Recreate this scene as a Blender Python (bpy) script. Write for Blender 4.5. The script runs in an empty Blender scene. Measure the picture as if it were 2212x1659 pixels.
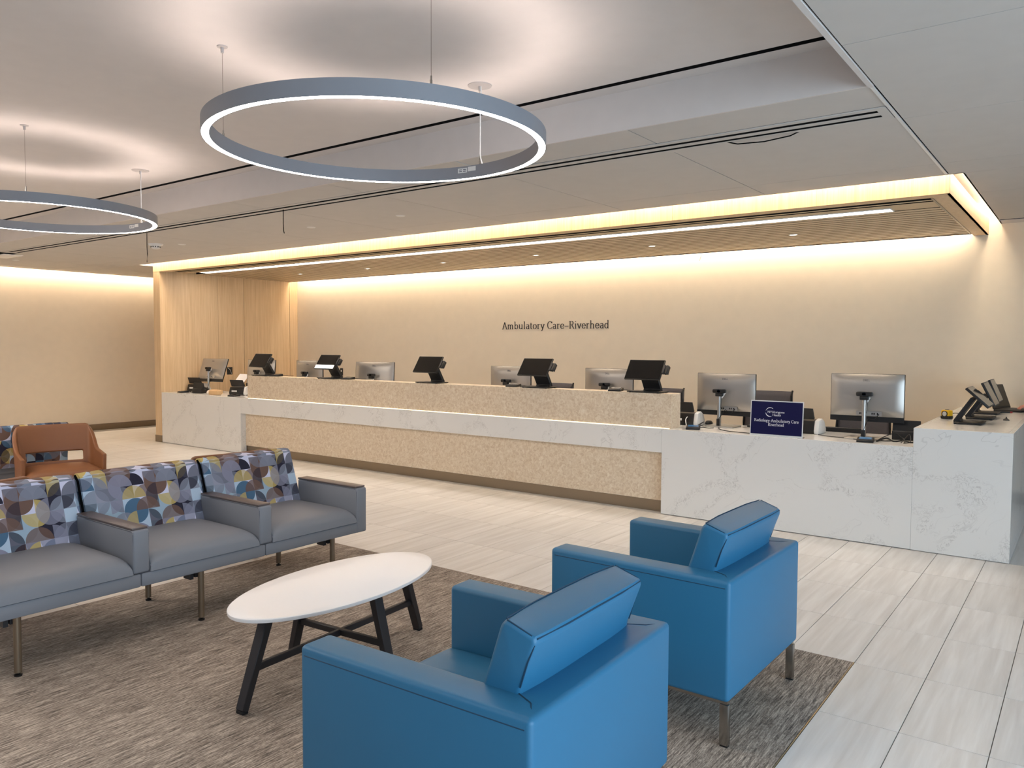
import bpy, bmesh, math, random
from mathutils import Vector, Matrix, Euler
random.seed(7)
S = bpy.context.scene
C = S.collection
PI = math.pi
R = math.radians

# ------------------------------------------------------------------ camera, world, light, exposure
cam_d = bpy.data.cameras.new('camera')
cam = bpy.data.objects.new('camera', cam_d)
C.objects.link(cam)
S.camera = cam
cam_d.sensor_width = 36.0
cam_d.lens = 1689.66 / 2212 * 36
cam_d.clip_end = 100
yaw, pit, rol = R(36.6295), R(2.8310), R(0.24186)
fw = Vector((-math.sin(yaw) * math.cos(pit), math.cos(yaw) * math.cos(pit), -math.sin(pit)))
rt = Vector((math.cos(yaw), math.sin(yaw), 0))
up = rt.cross(fw)
r2 = rt * math.cos(rol) + up * math.sin(rol)
u2 = -rt * math.sin(rol) + up * math.cos(rol)
mw = Matrix.Identity(4)
for i in range(3):
    mw[i][0] = r2[i]; mw[i][1] = u2[i]; mw[i][2] = -fw[i]
mw[0][3], mw[1][3], mw[2][3] = 0, 0, 1.5
cam.matrix_world = mw

W = bpy.data.worlds.new('sky'); S.world = W
W.use_nodes = True
W.node_tree.nodes['Background'].inputs[0].default_value = (0.42, 0.62, 1.0, 1)
W.node_tree.nodes['Background'].inputs[1].default_value = 0.2
S.view_settings.view_transform = 'Standard'
S.view_settings.look = 'None'
S.view_settings.gamma = 1
S.view_settings.use_curve_mapping = False
S.view_settings.exposure = 0.56

def area(name, loc, rot, sx, sy, power, col):
    l = bpy.data.lights.new(name, 'AREA'); l.shape = 'RECTANGLE'; l.size = sx; l.size_y = sy
    l.energy = power; l.color = col
    o = bpy.data.objects.new(name, l); C.objects.link(o); o.location = loc; o.rotation_euler = rot
    return o
# daylight through the glazed wall on the right
DAY = (0.66, 0.84, 1.0)
area('daylight_right', (3.9, 0.3, 1.45), (R(90), 0, R(90)), 6.5, 2.3, 225, DAY)
# soft fill panels added overhead, out of view, to lift the ambient light
area('fill_near', (-2.6, -1.4, 2.86), (0, 0, 0), 4.0, 2.4, 22, (1.0, .93, .86))
area('fill_far', (-8.2, 0.2, 2.86), (0, 0, 0), 4.0, 2.4, 132, (1.0, .91, .82))

# ------------------------------------------------------------------ materials
def lin(c):
    return tuple(((v / 255) / 12.92 if v / 255 <= 0.04045 else (((v / 255) + 0.055) / 1.055) ** 2.4) for v in c)
MATS = {}
class NT:
    def __init__(s, name):
        s.m = bpy.data.materials.new(name); s.m.use_nodes = True
        s.t = s.m.node_tree; s.b = s.t.nodes['Principled BSDF']
    def n(s, typ, **kw):
        n = s.t.nodes.new(typ)
        for k, v in kw.items(): setattr(n, k, v)
        return n
    def l(s, a, b): s.t.links.new(a, b)
    def math(s, op, a, b=None, clamp=False):
        n = s.n('ShaderNodeMath', operation=op); n.use_clamp = clamp
        for i, v in enumerate((a, b)):
            if v is None: continue
            if isinstance(v, (int, float)): n.inputs[i].default_value = v
            else: s.l(v, n.inputs[i])
        return n.outputs[0]
    def mix(s, f, a, b, mode='MIX'):
        n = s.n('ShaderNodeMix', data_type='RGBA', blend_type=mode)
        for i, v in ((0, f), (6, a), (7, b)):
            if isinstance(v, (int, float)): n.inputs[i].default_value = v
            elif isinstance(v, tuple): n.inputs[i].default_value = (*v, 1)
            else: s.l(v, n.inputs[i])
        return n.outputs[2]
    def coord(s, which='Object', scale=(1, 1, 1), loc=(0, 0, 0)):
        if which == 'World': o = s.n('ShaderNodeNewGeometry').outputs['Position']
        else: o = s.n('ShaderNodeTexCoord').outputs[which]
        mp = s.n('ShaderNodeMapping'); mp.inputs['Scale'].default_value = scale; mp.inputs['Location'].default_value = loc
        s.l(o, mp.inputs[0]); return mp.outputs[0]
    def noise(s, vec, scale=5, detail=3, rough=.5, dist=0):
        n = s.n('ShaderNodeTexNoise'); n.inputs['Scale'].default_value = scale; n.inputs['Detail'].default_value = detail
        n.inputs['Roughness'].default_value = rough; n.inputs['Distortion'].default_value = dist
        s.l(vec, n.inputs['Vector']); return n.outputs['Fac']
    def ramp(s, f, stops):
        n = s.n('ShaderNodeValToRGB'); e = n.color_ramp.elements
        while len(e) < len(stops): e.new(.5)
        for i, (p, c) in enumerate(stops): e[i].position = p; e[i].color = (*c, 1)
        s.l(f, n.inputs[0]); return n.outputs[0]
    def bump(s, h, strength=.2, dist=.002):
        n = s.n('ShaderNodeBump'); n.inputs['Strength'].default_value = strength; n.inputs['Distance'].default_value = dist
        s.l(h, n.inputs['Height']); s.l(n.outputs[0], s.b.inputs['Normal'])
    def col(s, c):
        if isinstance(c, tuple): s.b.inputs['Base Color'].default_value = (*c, 1)
        else: s.l(c, s.b.inputs['Base Color'])
    def set(s, rough=.5, metal=0, coat=0, spec=None):
        s.b.inputs['Roughness'].default_value = rough; s.b.inputs['Metallic'].default_value = metal
        s.b.inputs['Coat Weight'].default_value = coat; s.b.inputs['Coat Roughness'].default_value = .05
        if spec is not None: s.b.inputs['Specular IOR Level'].default_value = spec
        return s.m

def plain(name, rgb, rough=.5, metal=0, var=.04, scale=8, bump=0, bscale=200, coat=0, spec=None):
    t = NT(name); c = lin(rgb)
    v = t.coord('Object')
    a = tuple(x * (1 - var) for x in c); b = tuple(min(1, x * (1 + var)) for x in c)
    t.col(t.mix(t.noise(v, scale, 2), a, b))
    if bump: t.bump(t.noise(v, bscale, 3), bump, .001)
    MATS[name] = t.set(rough, metal, coat, spec); return t.m
def emis(name, rgb, strength):
    t = NT(name); t.col((.8, .8, .8))
    t.b.inputs['Emission Color'].default_value = (*rgb, 1)
    t.b.inputs['Emission Strength'].default_value = strength
    MATS[name] = t.m; return t.m

plain('paint_cream', (226, 212, 190), .75, bump=.05)
plain('paint_white', (214, 207, 202), .8, bump=.05)
plain('panel_white', (198, 193, 187), .85, bump=.05)
plain('blue_leather', (42, 110, 148), .45, var=.05, scale=3, bump=.12, bscale=450, spec=.5)
plain('blue_seam', (14, 58, 84), .6)
plain('grey_leather', (128, 130, 136), .5, var=.04, scale=3, bump=.1, bscale=450, spec=.3)
plain('grey_seam', (78, 82, 92), .6)
plain('arm_cap', (96, 84, 80), .35, var=.1, scale=20)
plain('brown_leather', (124, 80, 50), .42, var=.06, scale=4, bump=.12, bscale=400, spec=.4)
plain('brown_dark', (112, 62, 34), .5)
plain('steel', (170, 165, 158), .25, 1, bump=.03)
plain('brushed', (150, 140, 124), .38, .9, bump=.05)
plain('bronze', (140, 126, 108), .35, .8)
plain('black_plastic', (20, 20, 21), .42, bump=.05)
plain('black_matt', (8, 8, 9), .9, spec=.05)
plain('rubber', (16, 16, 16), .8)
plain('dark_metal', (52, 50, 52), .5, .3, bump=.05)
plain('white_top', (250, 247, 245), .35, var=.005)
plain('canopy_grey', (182, 176, 172), .5)
plain('white_plastic', (222, 222, 220), .4)
plain('ring_metal', (134, 136, 142), .5)
plain('silver', (188, 186, 182), .32, .85, var=.02, bump=.03)
plain('silver_shell', (178, 174, 168), .36, .75, var=.02)
plain('screen_black', (10, 10, 12), .08, spec=.6)
plain('blue_print', (16, 14, 62), .3, spec=.3)
plain('white_ink', (232, 232, 236), .5)
plain('letter_dark', (52, 44, 38), .5)
plain('kraft', (206, 170, 124), .7, var=.08)
plain('plastic_wrap', (226, 214, 200), .25, var=.1, scale=40)
plain('chair_mesh', (98, 92, 92), .8, var=.1, scale=60, bump=.2)
plain('screen_blue', (70, 120, 170), .15)
plain('yellow_plastic', (238, 190, 20), .4)
plain('gold_trim', (200, 178, 140), .3, .8)
plain('grout', (142, 136, 128), .85, bump=.2)
plain('skin', (196, 132, 112), .5, var=.06, scale=30)
plain('shirt', (70, 84, 110), .8, var=.08, scale=20)
plain('trousers', (44, 46, 54), .85)
plain('hair', (48, 34, 26), .7, var=.2, scale=60)
plain('shoe', (30, 26, 24), .5)
plain('red_plastic', (170, 40, 40), .4)
emis('light_white', (1.0, .92, .86), 21.0)
emis('light_up', (1.0, .84, .77), 19.0)
emis('light_linear', (1.0, .92, .86), 11.0)
emis('led_warm', (1.0, .83, .62), 15.0)
emis('led_wash', (1.0, .83, .63), 23.0)
emis('led_desk', (1.0, .84, .60), 2.4)
emis('downlight_glow', (1.0, .92, .84), 4.0)

def glass():
    t = NT('clear_acrylic'); t.col((.95, .97, .98)); t.b.inputs['Transmission Weight'].default_value = 1
    t.b.inputs['IOR'].default_value = 1.3
    MATS['clear_acrylic'] = t.set(.02)
glass()
def wood(name, base, dark, axis):
    t = NT(name)
    sc = {'z': (34, 34, 1.1), 'x': (1.1, 34, 34), 'y': (34, 1.1, 34)}[axis]
    v = t.coord('World', sc)
    n1 = t.noise(v, 1.0, 5, .6, .3)
    v2 = t.coord('World', tuple(s * 4 for s in sc)); n2 = t.noise(v2, 1.0, 3)
    f = t.math('ADD', t.math('MULTIPLY', n1, .7), t.math('MULTIPLY', n2, .3))
    t.col(t.ramp(f, [(.32, lin(dark)), (.62, lin(base))]))
    t.bump(n2, .06); MATS[name] = t.set(.48)
wood('wood_v', (220, 192, 154), (200, 168, 128), 'z')
wood('wood_slat', (212, 190, 156), (190, 166, 132), 'x')
def quartz():
    t = NT('white_quartz'); v = t.coord('World')
    warp = t.noise(t.coord('World', (.8, .8, .8), (3, 1, 2)), 1.6, 3)
    mp = t.n('ShaderNodeVectorMath', operation='ADD'); t.l(v, mp.inputs[0])
    cmb = t.n('ShaderNodeCombineXYZ'); t.l(t.math('MULTIPLY', warp, 1.6), cmb.inputs[0]); t.l(t.math('MULTIPLY', warp, 1.1), cmb.inputs[2]); t.l(cmb.outputs[0], mp.inputs[1])
    big = t.noise(mp.outputs[0], 1.3, 2, .5)            # broad bands where veining gathers
    band = t.math('SUBTRACT', 1.0, t.math('MULTIPLY', t.math('ABSOLUTE', t.math('SUBTRACT', big, .5)), 30), True)
    fine = t.noise(v, 17, 5, .65, 1.5)
    fv = t.math('SUBTRACT', 1.0, t.math('MULTIPLY', t.math('ABSOLUTE', t.math('SUBTRACT', fine, .5)), 34), True)
    sp = t.math('MULTIPLY', t.math('MULTIPLY', fv, band), .55)
    ln = t.noise(mp.outputs[0], 2.1, 4, .55, .4)
    line = t.math('SUBTRACT', 1.0, t.math('MULTIPLY', t.math('ABSOLUTE', t.math('SUBTRACT', ln, .47)), 190), True)
    msk = t.math('MULTIPLY', t.math('SUBTRACT', t.noise(v, 1.7, 2), .42, True), 3.0, True)
    line = t.math('MULTIPLY', t.math('MULTIPLY', line, msk), .55)
    f = t.math('MAXIMUM', sp, line)
    t.col(t.mix(f, lin((226, 224, 220)), lin((140, 134, 128)))); MATS['white_quartz'] = t.set(.16, spec=.5)
quartz()
def beige():
    t = NT('beige_stone'); v = t.coord('World')
    a = t.noise(v, 30, 4, .6, 1.2); b = t.noise(v, 90, 3, .6, .8)
    vo = t.n('ShaderNodeTexVoronoi'); vo.inputs['Scale'].default_value = 38; t.l(v, vo.inputs['Vector'])
    c = t.ramp(a, [(.30, lin((200, 176, 148))), (.5, lin((218, 200, 174))), (.72, lin((232, 219, 198)))])
    sp = t.math('MULTIPLY', t.math('SUBTRACT', b, .62, True), 5, True)
    c = t.mix(t.math('MULTIPLY', sp, .4), c, lin((150, 122, 92)))
    fl = t.math('MULTIPLY', t.math('SUBTRACT', .16, vo.outputs['Distance'], True), 4, True)
    c = t.mix(fl, c, lin((240, 230, 214)))
    t.col(c); MATS['beige_stone'] = t.set(.3)
beige()
def tile():
    t = NT('floor_tile'); pos = t.n('ShaderNodeNewGeometry').outputs['Position']
    sx = t.n('ShaderNodeSeparateXYZ'); t.l(pos, sx.inputs[0])
    cx = t.math('FLOOR', t.math('DIVIDE', t.math('ADD', sx.outputs[0], .261 + 30 * .3025), .3025))
    cy = t.math('FLOOR', t.math('DIVIDE', t.math('ADD', sx.outputs[1], -3.903 + 20 * .6125), .6125))
    cc = t.n('ShaderNodeCombineXYZ'); t.l(cx, cc.inputs[0]); t.l(cy, cc.inputs[1])
    wn = t.n('ShaderNodeTexWhiteNoise', noise_dimensions='3D'); t.l(cc.outputs[0], wn.inputs['Vector'])
    off = t.n('ShaderNodeVectorMath', operation='SCALE'); t.l(wn.outputs['Color'], off.inputs[0]); off.inputs['Scale'].default_value = 9
    ad = t.n('ShaderNodeVectorMath', operation='ADD'); t.l(off.outputs[0], ad.inputs[0])
    t.l(t.coord('World', (16, 1.0, 1)), ad.inputs[1])
    n = t.noise(ad.outputs[0], 1.4, 5, .55, .35)
    c = t.ramp(n, [(.3, lin((217, 212, 206))), (.5, lin((228, 224, 219))), (.68, lin((238, 235, 231)))])
    tone = t.math('ADD', .95, t.math('MULTIPLY', wn.outputs['Value'], .07))
    tn = t.n('ShaderNodeCombineColor')
    for i in range(3): t.l(tone, tn.inputs[i])
    t.col(t.mix(1.0, c, tn.outputs[0], 'MULTIPLY')); MATS['floor_tile'] = t.set(.28, spec=.45)
tile()
def carpet():
    t = NT('carpet_weave')
    a = t.noise(t.coord('World', (150, 9, 1)), 1, 3, .6); b = t.noise(t.coord('World', (420, 60, 1)), 1, 2)
    d = t.noise(t.coord('World', (18, 2.2, 1)), 1, 3)
    f = t.math('ADD', t.math('ADD', t.math('MULTIPLY', a, .55), t.math('MULTIPLY', b, .35)), t.math('MULTIPLY', d, .1))
    t.col(t.ramp(f, [(.38, lin((90, 82, 76))), (.5, lin((156, 143, 131))), (.62, lin((214, 200, 184)))]))
    t.bump(f, .5, .004); MATS['carpet_weave'] = t.set(.95, spec=.1)
carpet()
def pattern():
    t = NT('pattern_fabric')
    v = t.coord('UV', (1, 1, 1)); sp = t.n('ShaderNodeSeparateXYZ'); t.l(v, sp.inputs[0])
    k = 1 / .070
    px, py = t.math('MULTIPLY', sp.outputs[0], k), t.math('MULTIPLY', sp.outputs[1], k)
    ix, iy = t.math('FLOOR', px), t.math('FLOOR', py)
    fx, fy = t.math('FRACT', px), t.math('FRACT', py)
    pal = [(42, 40, 54), (112, 114, 128), (150, 170, 186), (108, 84, 74), (186, 164, 100), (74, 104, 130), (108, 84, 74), (124, 128, 142), (42, 40, 54), (132, 132, 150)]
    def rnd(seed, ax=ix, ay=iy):
        cc = t.n('ShaderNodeCombineXYZ'); t.l(ax, cc.inputs[0]); t.l(ay, cc.inputs[1]); cc.inputs[2].default_value = seed
        w = t.n('ShaderNodeTexWhiteNoise', noise_dimensions='3D'); t.l(cc.outputs[0], w.inputs['Vector']); return w.outputs['Value']
    def colr(val, shift=0):
        n = t.n('ShaderNodeValToRGB'); n.color_ramp.interpolation = 'CONSTANT'; e = n.color_ramp.elements
        P = pal[shift:] + pal[:shift]
        while len(e) < len(P): e.new(.5)
        for i, c in enumerate(P): e[i].position = i / len(P); e[i].color = (*lin(c), 1)
        t.l(val, n.inputs[0]); return n.outputs[0]
    c = t.mix(t.math('GREATER_THAN', rnd(1), .55), lin((200, 200, 220)), lin((172, 190, 208)))
    def par(i_, odd):   # 0/1: which side of the cell the nearest even (or odd) lattice line is on
        m2 = t.math('MODULO', t.math('ADD', i_, 1000), 2)
        return m2 if not odd else t.math('SUBTRACT', 1.0, m2)
    def disk(seed, ox_, oy_, prob, c, alpha, sh):
        # full circles of one cell radius about every other lattice point; single quarters may be left out
        cx_, cy_ = par(ix, ox_), par(iy, oy_)
        dx = t.math('SUBTRACT', fx, cx_); dy = t.math('SUBTRACT', fy, cy_)
        r = t.math('SQRT', t.math('ADD', t.math('MULTIPLY', dx, dx), t.math('MULTIPLY', dy, dy)))
        m = t.math('MULTIPLY', t.math('LESS_THAN', r, .985), t.math('LESS_THAN', rnd(seed + 2), prob))
        kx, ky = t.math('ADD', ix, cx_), t.math('ADD', iy, cy_)
        return t.mix(t.math('MULTIPLY', m, alpha), c, colr(rnd(seed + 3, kx, ky), sh))
    c = disk(10, 0, 0, .90, c, 1.0, 0)
    c = disk(30, 1, 1, .72, c, .82, 3)
    c = disk(50, 0, 1, .38, c, .70, 5)
    c = disk(70, 1, 0, .22, c, .85, 0)
    t.col(c); t.bump(t.noise(t.coord('Object'), 500, 2), .15); MATS['pattern_fabric'] = t.set(.8, spec=.2)
pattern()
M = MATS

# ------------------------------------------------------------------ mesh helpers
class MB:
    def __init__(s): s.bm = bmesh.new()
    def box(s, x0, x1, y0, y1, z0, z1, bev=0, seg=2, mat=None):
        b = bmesh.new()
        vs = [b.verts.new((x, y, z)) for z in (z0, z1) for y in (y0, y1) for x in (x0, x1)]
        for f in ((0, 2, 3, 1), (4, 5, 7, 6), (0, 1, 5, 4), (2, 6, 7, 3), (0, 4, 6, 2), (1, 3, 7, 5)):
            b.faces.new([vs[i] for i in f])
        if bev: bmesh.ops.bevel(b, geom=b.edges[:], offset=bev, segments=seg, profile=.5, affect='EDGES')
        s._add(b, mat); return s
    def _add(s, b, mat=None):
        if mat is not None: bmesh.ops.transform(b, matrix=mat, verts=b.verts)
        me = bpy.data.meshes.new('tmp'); b.to_mesh(me); b.free(); s.bm.from_mesh(me); bpy.data.meshes.remove(me)
    def prism(s, pts, y0, y1, axis='y', bev=0, seg=2, mat=None):
        """extrude a 2D outline: axis y -> pts are (x,z); axis x -> (y,z); axis z -> (x,y)"""
        b = bmesh.new()
        def P(p, t): return {'y': (p[0], t, p[1]), 'x': (t, p[0], p[1]), 'z': (p[0], p[1], t)}[axis]
        A = [b.verts.new(P(p, y0)) for p in pts]; B = [b.verts.new(P(p, y1)) for p in pts]
        b.faces.new(A); b.faces.new(B[::-1]); n = len(pts)
        for i in range(n): b.faces.new((A[i], B[i], B[(i + 1) % n], A[(i + 1) % n]))
        bmesh.ops.recalc_face_normals(b, faces=b.faces)
        if bev: bmesh.ops.bevel(b, geom=b.edges[:], offset=bev, segments=seg, profile=.5, affect='EDGES')
        s._add(b, mat); return s
    def tube(s, pts, r, n=8, cap=True, r2=None):
        pts = [Vector(p) for p in pts]; rings = []; up0 = Vector((0, 0, 1))
        for i, p in enumerate(pts):
            d = (pts[min(i + 1, len(pts) - 1)] - pts[max(i - 1, 0)]).normalized()
            a = d.cross(up0)
            if a.length < .05: a = d.cross(Vector((1, 0, 0)))
            a.normalize(); b = d.cross(a)
            rr = r if r2 is None else r + (r2 - r) * i / (len(pts) - 1)
            rings.append([s.bm.verts.new(p + (a * math.cos(2 * PI * k / n) + b * math.sin(2 * PI * k / n)) * rr) for k in range(n)])
        for A, B in zip(rings, rings[1:]):
            for k in range(n): s.bm.faces.new((A[k], A[(k + 1) % n], B[(k + 1) % n], B[k]))
        if cap: s.bm.faces.new(rings[0][::-1]); s.bm.faces.new(rings[-1])
        return s
    def lathe(s, prof, c=(0, 0, 0), n=24, mat=None):
        b = bmesh.new(); rings = []
        for r, z in prof:
            rings.append([b.verts.new((c[0] + r * math.cos(2 * PI * k / n), c[1] + r * math.sin(2 * PI * k / n), c[2] + z)) for k in range(n)] if r > 1e-6 else [b.verts.new((c[0], c[1], c[2] + z))])
        for A, B in zip(rings, rings[1:]):
            for k in range(n):
                q = [A[k % len(A)], A[(k + 1) % len(A)], B[(k + 1) % len(B)], B[k % len(B)]]
                q2 = []
                for v in q:
                    if v not in q2: q2.append(v)
                if len(q2) > 2: b.faces.new(q2)
        bmesh.ops.recalc_face_normals(b, faces=b.faces); s._add(b, mat); return s
    def build(s, name, mat, parent=None, smooth=True, loc=None, rot=None, keep_uv=None, fix=True):
        if fix: bmesh.ops.recalc_face_normals(s.bm, faces=s.bm.faces)
        me = bpy.data.meshes.new(name)
        if keep_uv:
            uv = s.bm.loops.layers.uv.new('UVMap')
            for f in s.bm.faces:
                for lp in f.loops: lp[uv].uv = keep_uv(lp.vert.co, f.normal)
        s.bm.to_mesh(me); s.bm.free()
        me.materials.append(M[mat] if isinstance(mat, str) else mat)
        if smooth:
            for p in me.polygons: p.use_smooth = True
            me.set_sharp_from_angle(angle=R(38))
        o = bpy.data.objects.new(name, me); C.objects.link(o)
        if parent: o.parent = parent
        if loc: o.location = loc
        if rot: o.rotation_euler = rot
        return o

def tag(o, label, cat, group=None):
    o['label'] = label; o['category'] = cat
    if group: o['group'] = group
    return o
def struct(o): o['kind'] = 'structure'; return o
def thing(name, label, cat, loc=(0, 0, 0), rz=0, group=None):
    o = bpy.data.objects.new(name, None); C.objects.link(o); o.location = loc; o.rotation_euler = (0, 0, rz)
    o.empty_display_size = .05
    return tag(o, label, cat, group)
def copy_tree(o, parent=None, loc=None, rz=None, label=None):
    c = o.copy(); C.objects.link(c)
    if parent: c.parent = parent
    if loc is not None: c.location = loc
    if rz is not None: c.rotation_euler = (0, 0, rz)
    if label: c['label'] = label
    for ch in list(o.children): copy_tree(ch, c)
    return c
def bx(name, mat, x0, x1, y0, y1, z0, z1, parent=None, bev=0, seg=2):
    return MB().box(x0, x1, y0, y1, z0, z1, bev, seg).build(name, mat, parent, smooth=bev > 0)

# ------------------------------------------------------------------ room constants
CZ, RZ = 2.69, 2.902              # lower and raised ceiling heights
DY = 6.349                        # front plane of the desk and of the wooden portal
WY = 8.90                         # back wall
XL, XR = -13.85, 4.0
YF = -4.0
PX0, PX1 = -11.365, -0.86         # inside left face, right end of the portal
BX0, BX1 = -1.045, -0.425         # return block of the desk

# ------------------------------------------------------------------ floor
floor = struct(bx('floor', 'grout', XL - .1, XR + .1, YF - .1, 12.1, -.12, -.004))
TX, TY, GX, GY = .3025, .6125, -.261, 3.903
CX0, CX1, CY1 = -4.62, -.866, 3.903    # carpet inset
def visible(x, y):
    d = Vector((x, y, 0)) - Vector((0, 0, 1.5)); z = d.dot(fw)
    if z < .3: return False
    X = 1106 + 1689.66 * d.dot(r2) / z; Y = 829.5 - 1689.66 * d.dot(u2) / z
    return -120 < X < 2332 and -50 < Y < 1850
tl = []
for i in range(-46, 15):
    for j in range(-13, 13):
        x0, x1 = GX + i * TX, GX + (i + 1) * TX; y0, y1 = GY + j * TY, GY + (j + 1) * TY
        if x0 < XL: continue
        x1 = min(x1, XR); 
        if x1 <= x0 + .02: continue
        if y1 > 9.6: continue
        if y0 < CY1 - .05 and x0 < CX1 - .05:
            if x0 >= CX0 - .001: continue
            if x1 > CX0: x1 = CX0
        cx, cy = (x0 + x1) / 2, (y0 + y1) / 2
        if BX0 < x0 and x1 < BX1 and y0 > DY: pass
        vis = visible(cx, cy) and not (cy > DY + .4 and cx > PX0)
        tl.append((0 if vis else 1, math.hypot(cx, cy), x0, x1, y0, y1))
tl.sort()
g = .0018
proto = None
bulk = MB()
for k, (nv, d, x0, x1, y0, y1) in enumerate(tl):
    full = abs(x1 - x0 - TX) < .001
    if k < 298 and not nv:
        if full and proto is not None:
            o = bpy.data.objects.new('tile', proto); C.objects.link(o)
        else:
            m = MB().box(-(x1 - x0) / 2 + g, (x1 - x0) / 2 - g, -TY / 2 + g, TY / 2 - g, -.012, 0)
            o = m.build('tile', 'floor_tile', None, smooth=False)
            if full: proto = o.data
        o.location = ((x0 + x1) / 2, (y0 + y1) / 2, 0); o.parent = floor
    else: bulk.box(x0 + g, x1 - g, y0 + g, y1 - g, -.012, 0)
o = bulk.build('tile_field', 'floor_tile', floor, smooth=False); o['kind'] = 'stuff'
car = MB().box(CX0 + .003, CX1 - .004, YF, CY1 - .003, -.01, .002).build('carpet', 'carpet_weave', smooth=False)
tag(car, 'grey brown woven carpet set into the pale tile floor under the seating', 'carpet')
bx('edge_trim', 'gold_trim', CX1 - .006, CX1 - .001, YF, CY1, -.01, .002, car)

# ------------------------------------------------------------------ walls
wb = struct(bx('wall_back', 'paint_cream', PX0 - .3, XR + .1, WY, WY + .12, 0, 2.86))
struct(bx('wall_left', 'paint_cream', XL - .12, XL, YF - .1, 12, 0, 2.86))
struct(bx('wall_corridor', 'paint_cream', XL, PX0, 12, 12.1, 0, 2.86))
bl = struct(bx('baseboard_left', 'bronze', XL, XL + .012, YF, 12, 0, .105))
struct(bx('baseboard_back', 'bronze', BX1, XR, WY - .012, WY, 0, .105))
# right wall: piers, sill and head round four windows, frames and glass
def glazed_wall(side, axis, pos, a0, a1, n, thick, first):
    m = MB()
    def B(mb, u0, u1, z0, z1, t0=0, t1=thick, bev=0):
        if axis == 'x': mb.box(pos + t0, pos + t1, u0, u1, z0, z1, bev)
        else: mb.box(u0, u1, pos - t1, pos - t0, z0, z1, bev)
        return mb
    B(m, a0, a1, 0, .12); B(m, a0, a1, 2.62, 3.0)
    w = (a1 - a0) / n
    for i in range(n + 1):
        u = a0 + i * w; B(m, max(a0, u - .06), min(a1, u + .06), .12, 2.62)
    struct(m.build('wall_' + side, 'paint_white', smooth=False))
    for i in range(n):
        u0, u1 = a0 + i * w + .06, a0 + (i + 1) * w - .06
        fr = MB()
        for q in ((u0, u1, .12, .17), (u0, u1, 2.57, 2.62), (u0, u0 + .05, .17, 2.57), (u1 - .05, u1, .17, 2.57), (u0, u1, 1.0, 1.05)):
            B(fr, *q, .05, .10)
        f = struct(fr.build('window_%d' % (first + i), 'dark_metal', smooth=False))
glazed_wall('right', 'x', XR, YF, WY + .1, 6, .15, 1)
glazed_wall('front', 'y', YF, XL - .1, XR, 9, .15, 7)
# opening head: lower wall strip between raised and lower ceilings
# ------------------------------------------------------------------ ceilings
ceil = struct(bx('ceiling', 'paint_white', XL, XR, YF, 12, 3.02, 3.1))
# raised gypsum field with a black linear slot close to its end
SL0, SL1 = 3.735, 3.778
rc = struct(bx('ceiling_raised', 'paint_white', XL, -.86, YF, SL0, RZ, RZ + .05))
bx('ceiling_strip', 'paint_white', XL, -.86, SL1, 3.887, RZ, RZ + .05, rc)
bx('ceiling_end', 'paint_white', -1.02, -.86, SL0, SL1, RZ, RZ + .05, rc)
bx('slot_recess', 'black_matt', XL, -1.02, SL0, SL1, RZ + .012, RZ + .05, rc)
struct(bx('trim_1', 'paint_white', XL, -.86, 3.887, 3.90, CZ, RZ + .05))
struct(bx('trim_2', 'paint_white', -.872, -.848, YF, 3.905, CZ - .004, RZ + .05))
# panels of the lower ceiling
low = struct(bx('ceiling_lower', 'black_matt', XL + .16, -.848, 3.90, 6.17, CZ + .0065, CZ + .02))
low2 = struct(MB().box(-.848, XR, YF, 6.17, CZ + .0065, CZ + .02).box(-.75, XR, 6.17, WY, CZ + .0065, CZ + .02).build('ceiling_right', 'black_matt', smooth=False))
low3 = struct(bx('ceiling_left', 'black_matt', XL + .16, -11.66, 6.17, 12, CZ + .0065, CZ + .02))
def panel(parent, x0, x1, y0, y1, gx=.0035, gy=.0025, dz=0):
    if x1 - x0 < .03 or y1 - y0 < .03: return
    MB().box(x0 + gx, x1 - gx, y0 + gy, y1 - gy, CZ + dz, CZ + .0065).build('ceiling_panel', 'panel_white', parent, smooth=False)
xs = [-.86 - 1.253 * k for k in range(0, 11)]; xs = [x for x in xs if x > XL + .17] + [XL + .16]
for a, b in zip(xs[1:], xs[:-1]):
    for y0, y1 in ((3.90, 4.262), (4.498, 5.772), (5.772, 6.186)):
        dz = .003 if (y0 == 3.90 and -2.2 < b < -.8 and a < -2.0) else 0
        panel(low, a, b, y0, y1, dz=dz)
for a, b in ((-.86, .393), (.393, 1.646), (1.646, 2.9), (2.9, XR)):
    ys = [YF, -2.87, -1.63, -.39, .84, 2.075, 3.31, 4.54, 5.785]
    for y0, y1 in zip(ys, ys[1:]): panel(low2, a + (.016 if a == -.86 else 0), b, y0, y1)
    if a == -.86:
        panel(low2, a + .016, b, 5.785, 6.186); panel(low2, -.762, b, 6.186, 7.02); panel(low2, -.762, b, 7.02, 8.62)
    else: panel(low2, a, b, 5.785, 7.02); panel(low2, a, b, 7.02, 8.62)
bx('ceiling_border', 'paint_white', -.762, XR, 8.70, WY, CZ, CZ + .03, low2)
ys = [6.186, 7.02, 8.27, 9.52, 10.77, 12]
for y0, y1 in zip(ys, ys[1:]): panel(low3, XL + .16, -12.8, y0, y1); panel(low3, -12.8, -11.66, y0, y1)
# exposed metal runner between the two ceiling fields
struct(MB().box(-.866, -.850, 3.9, 4.262, CZ - .002, CZ + .006).box(-.866, -.850, 4.262, 6.186, CZ - .002, CZ + .006).build('trim_3', 'white_plastic', smooth=False))
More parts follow.
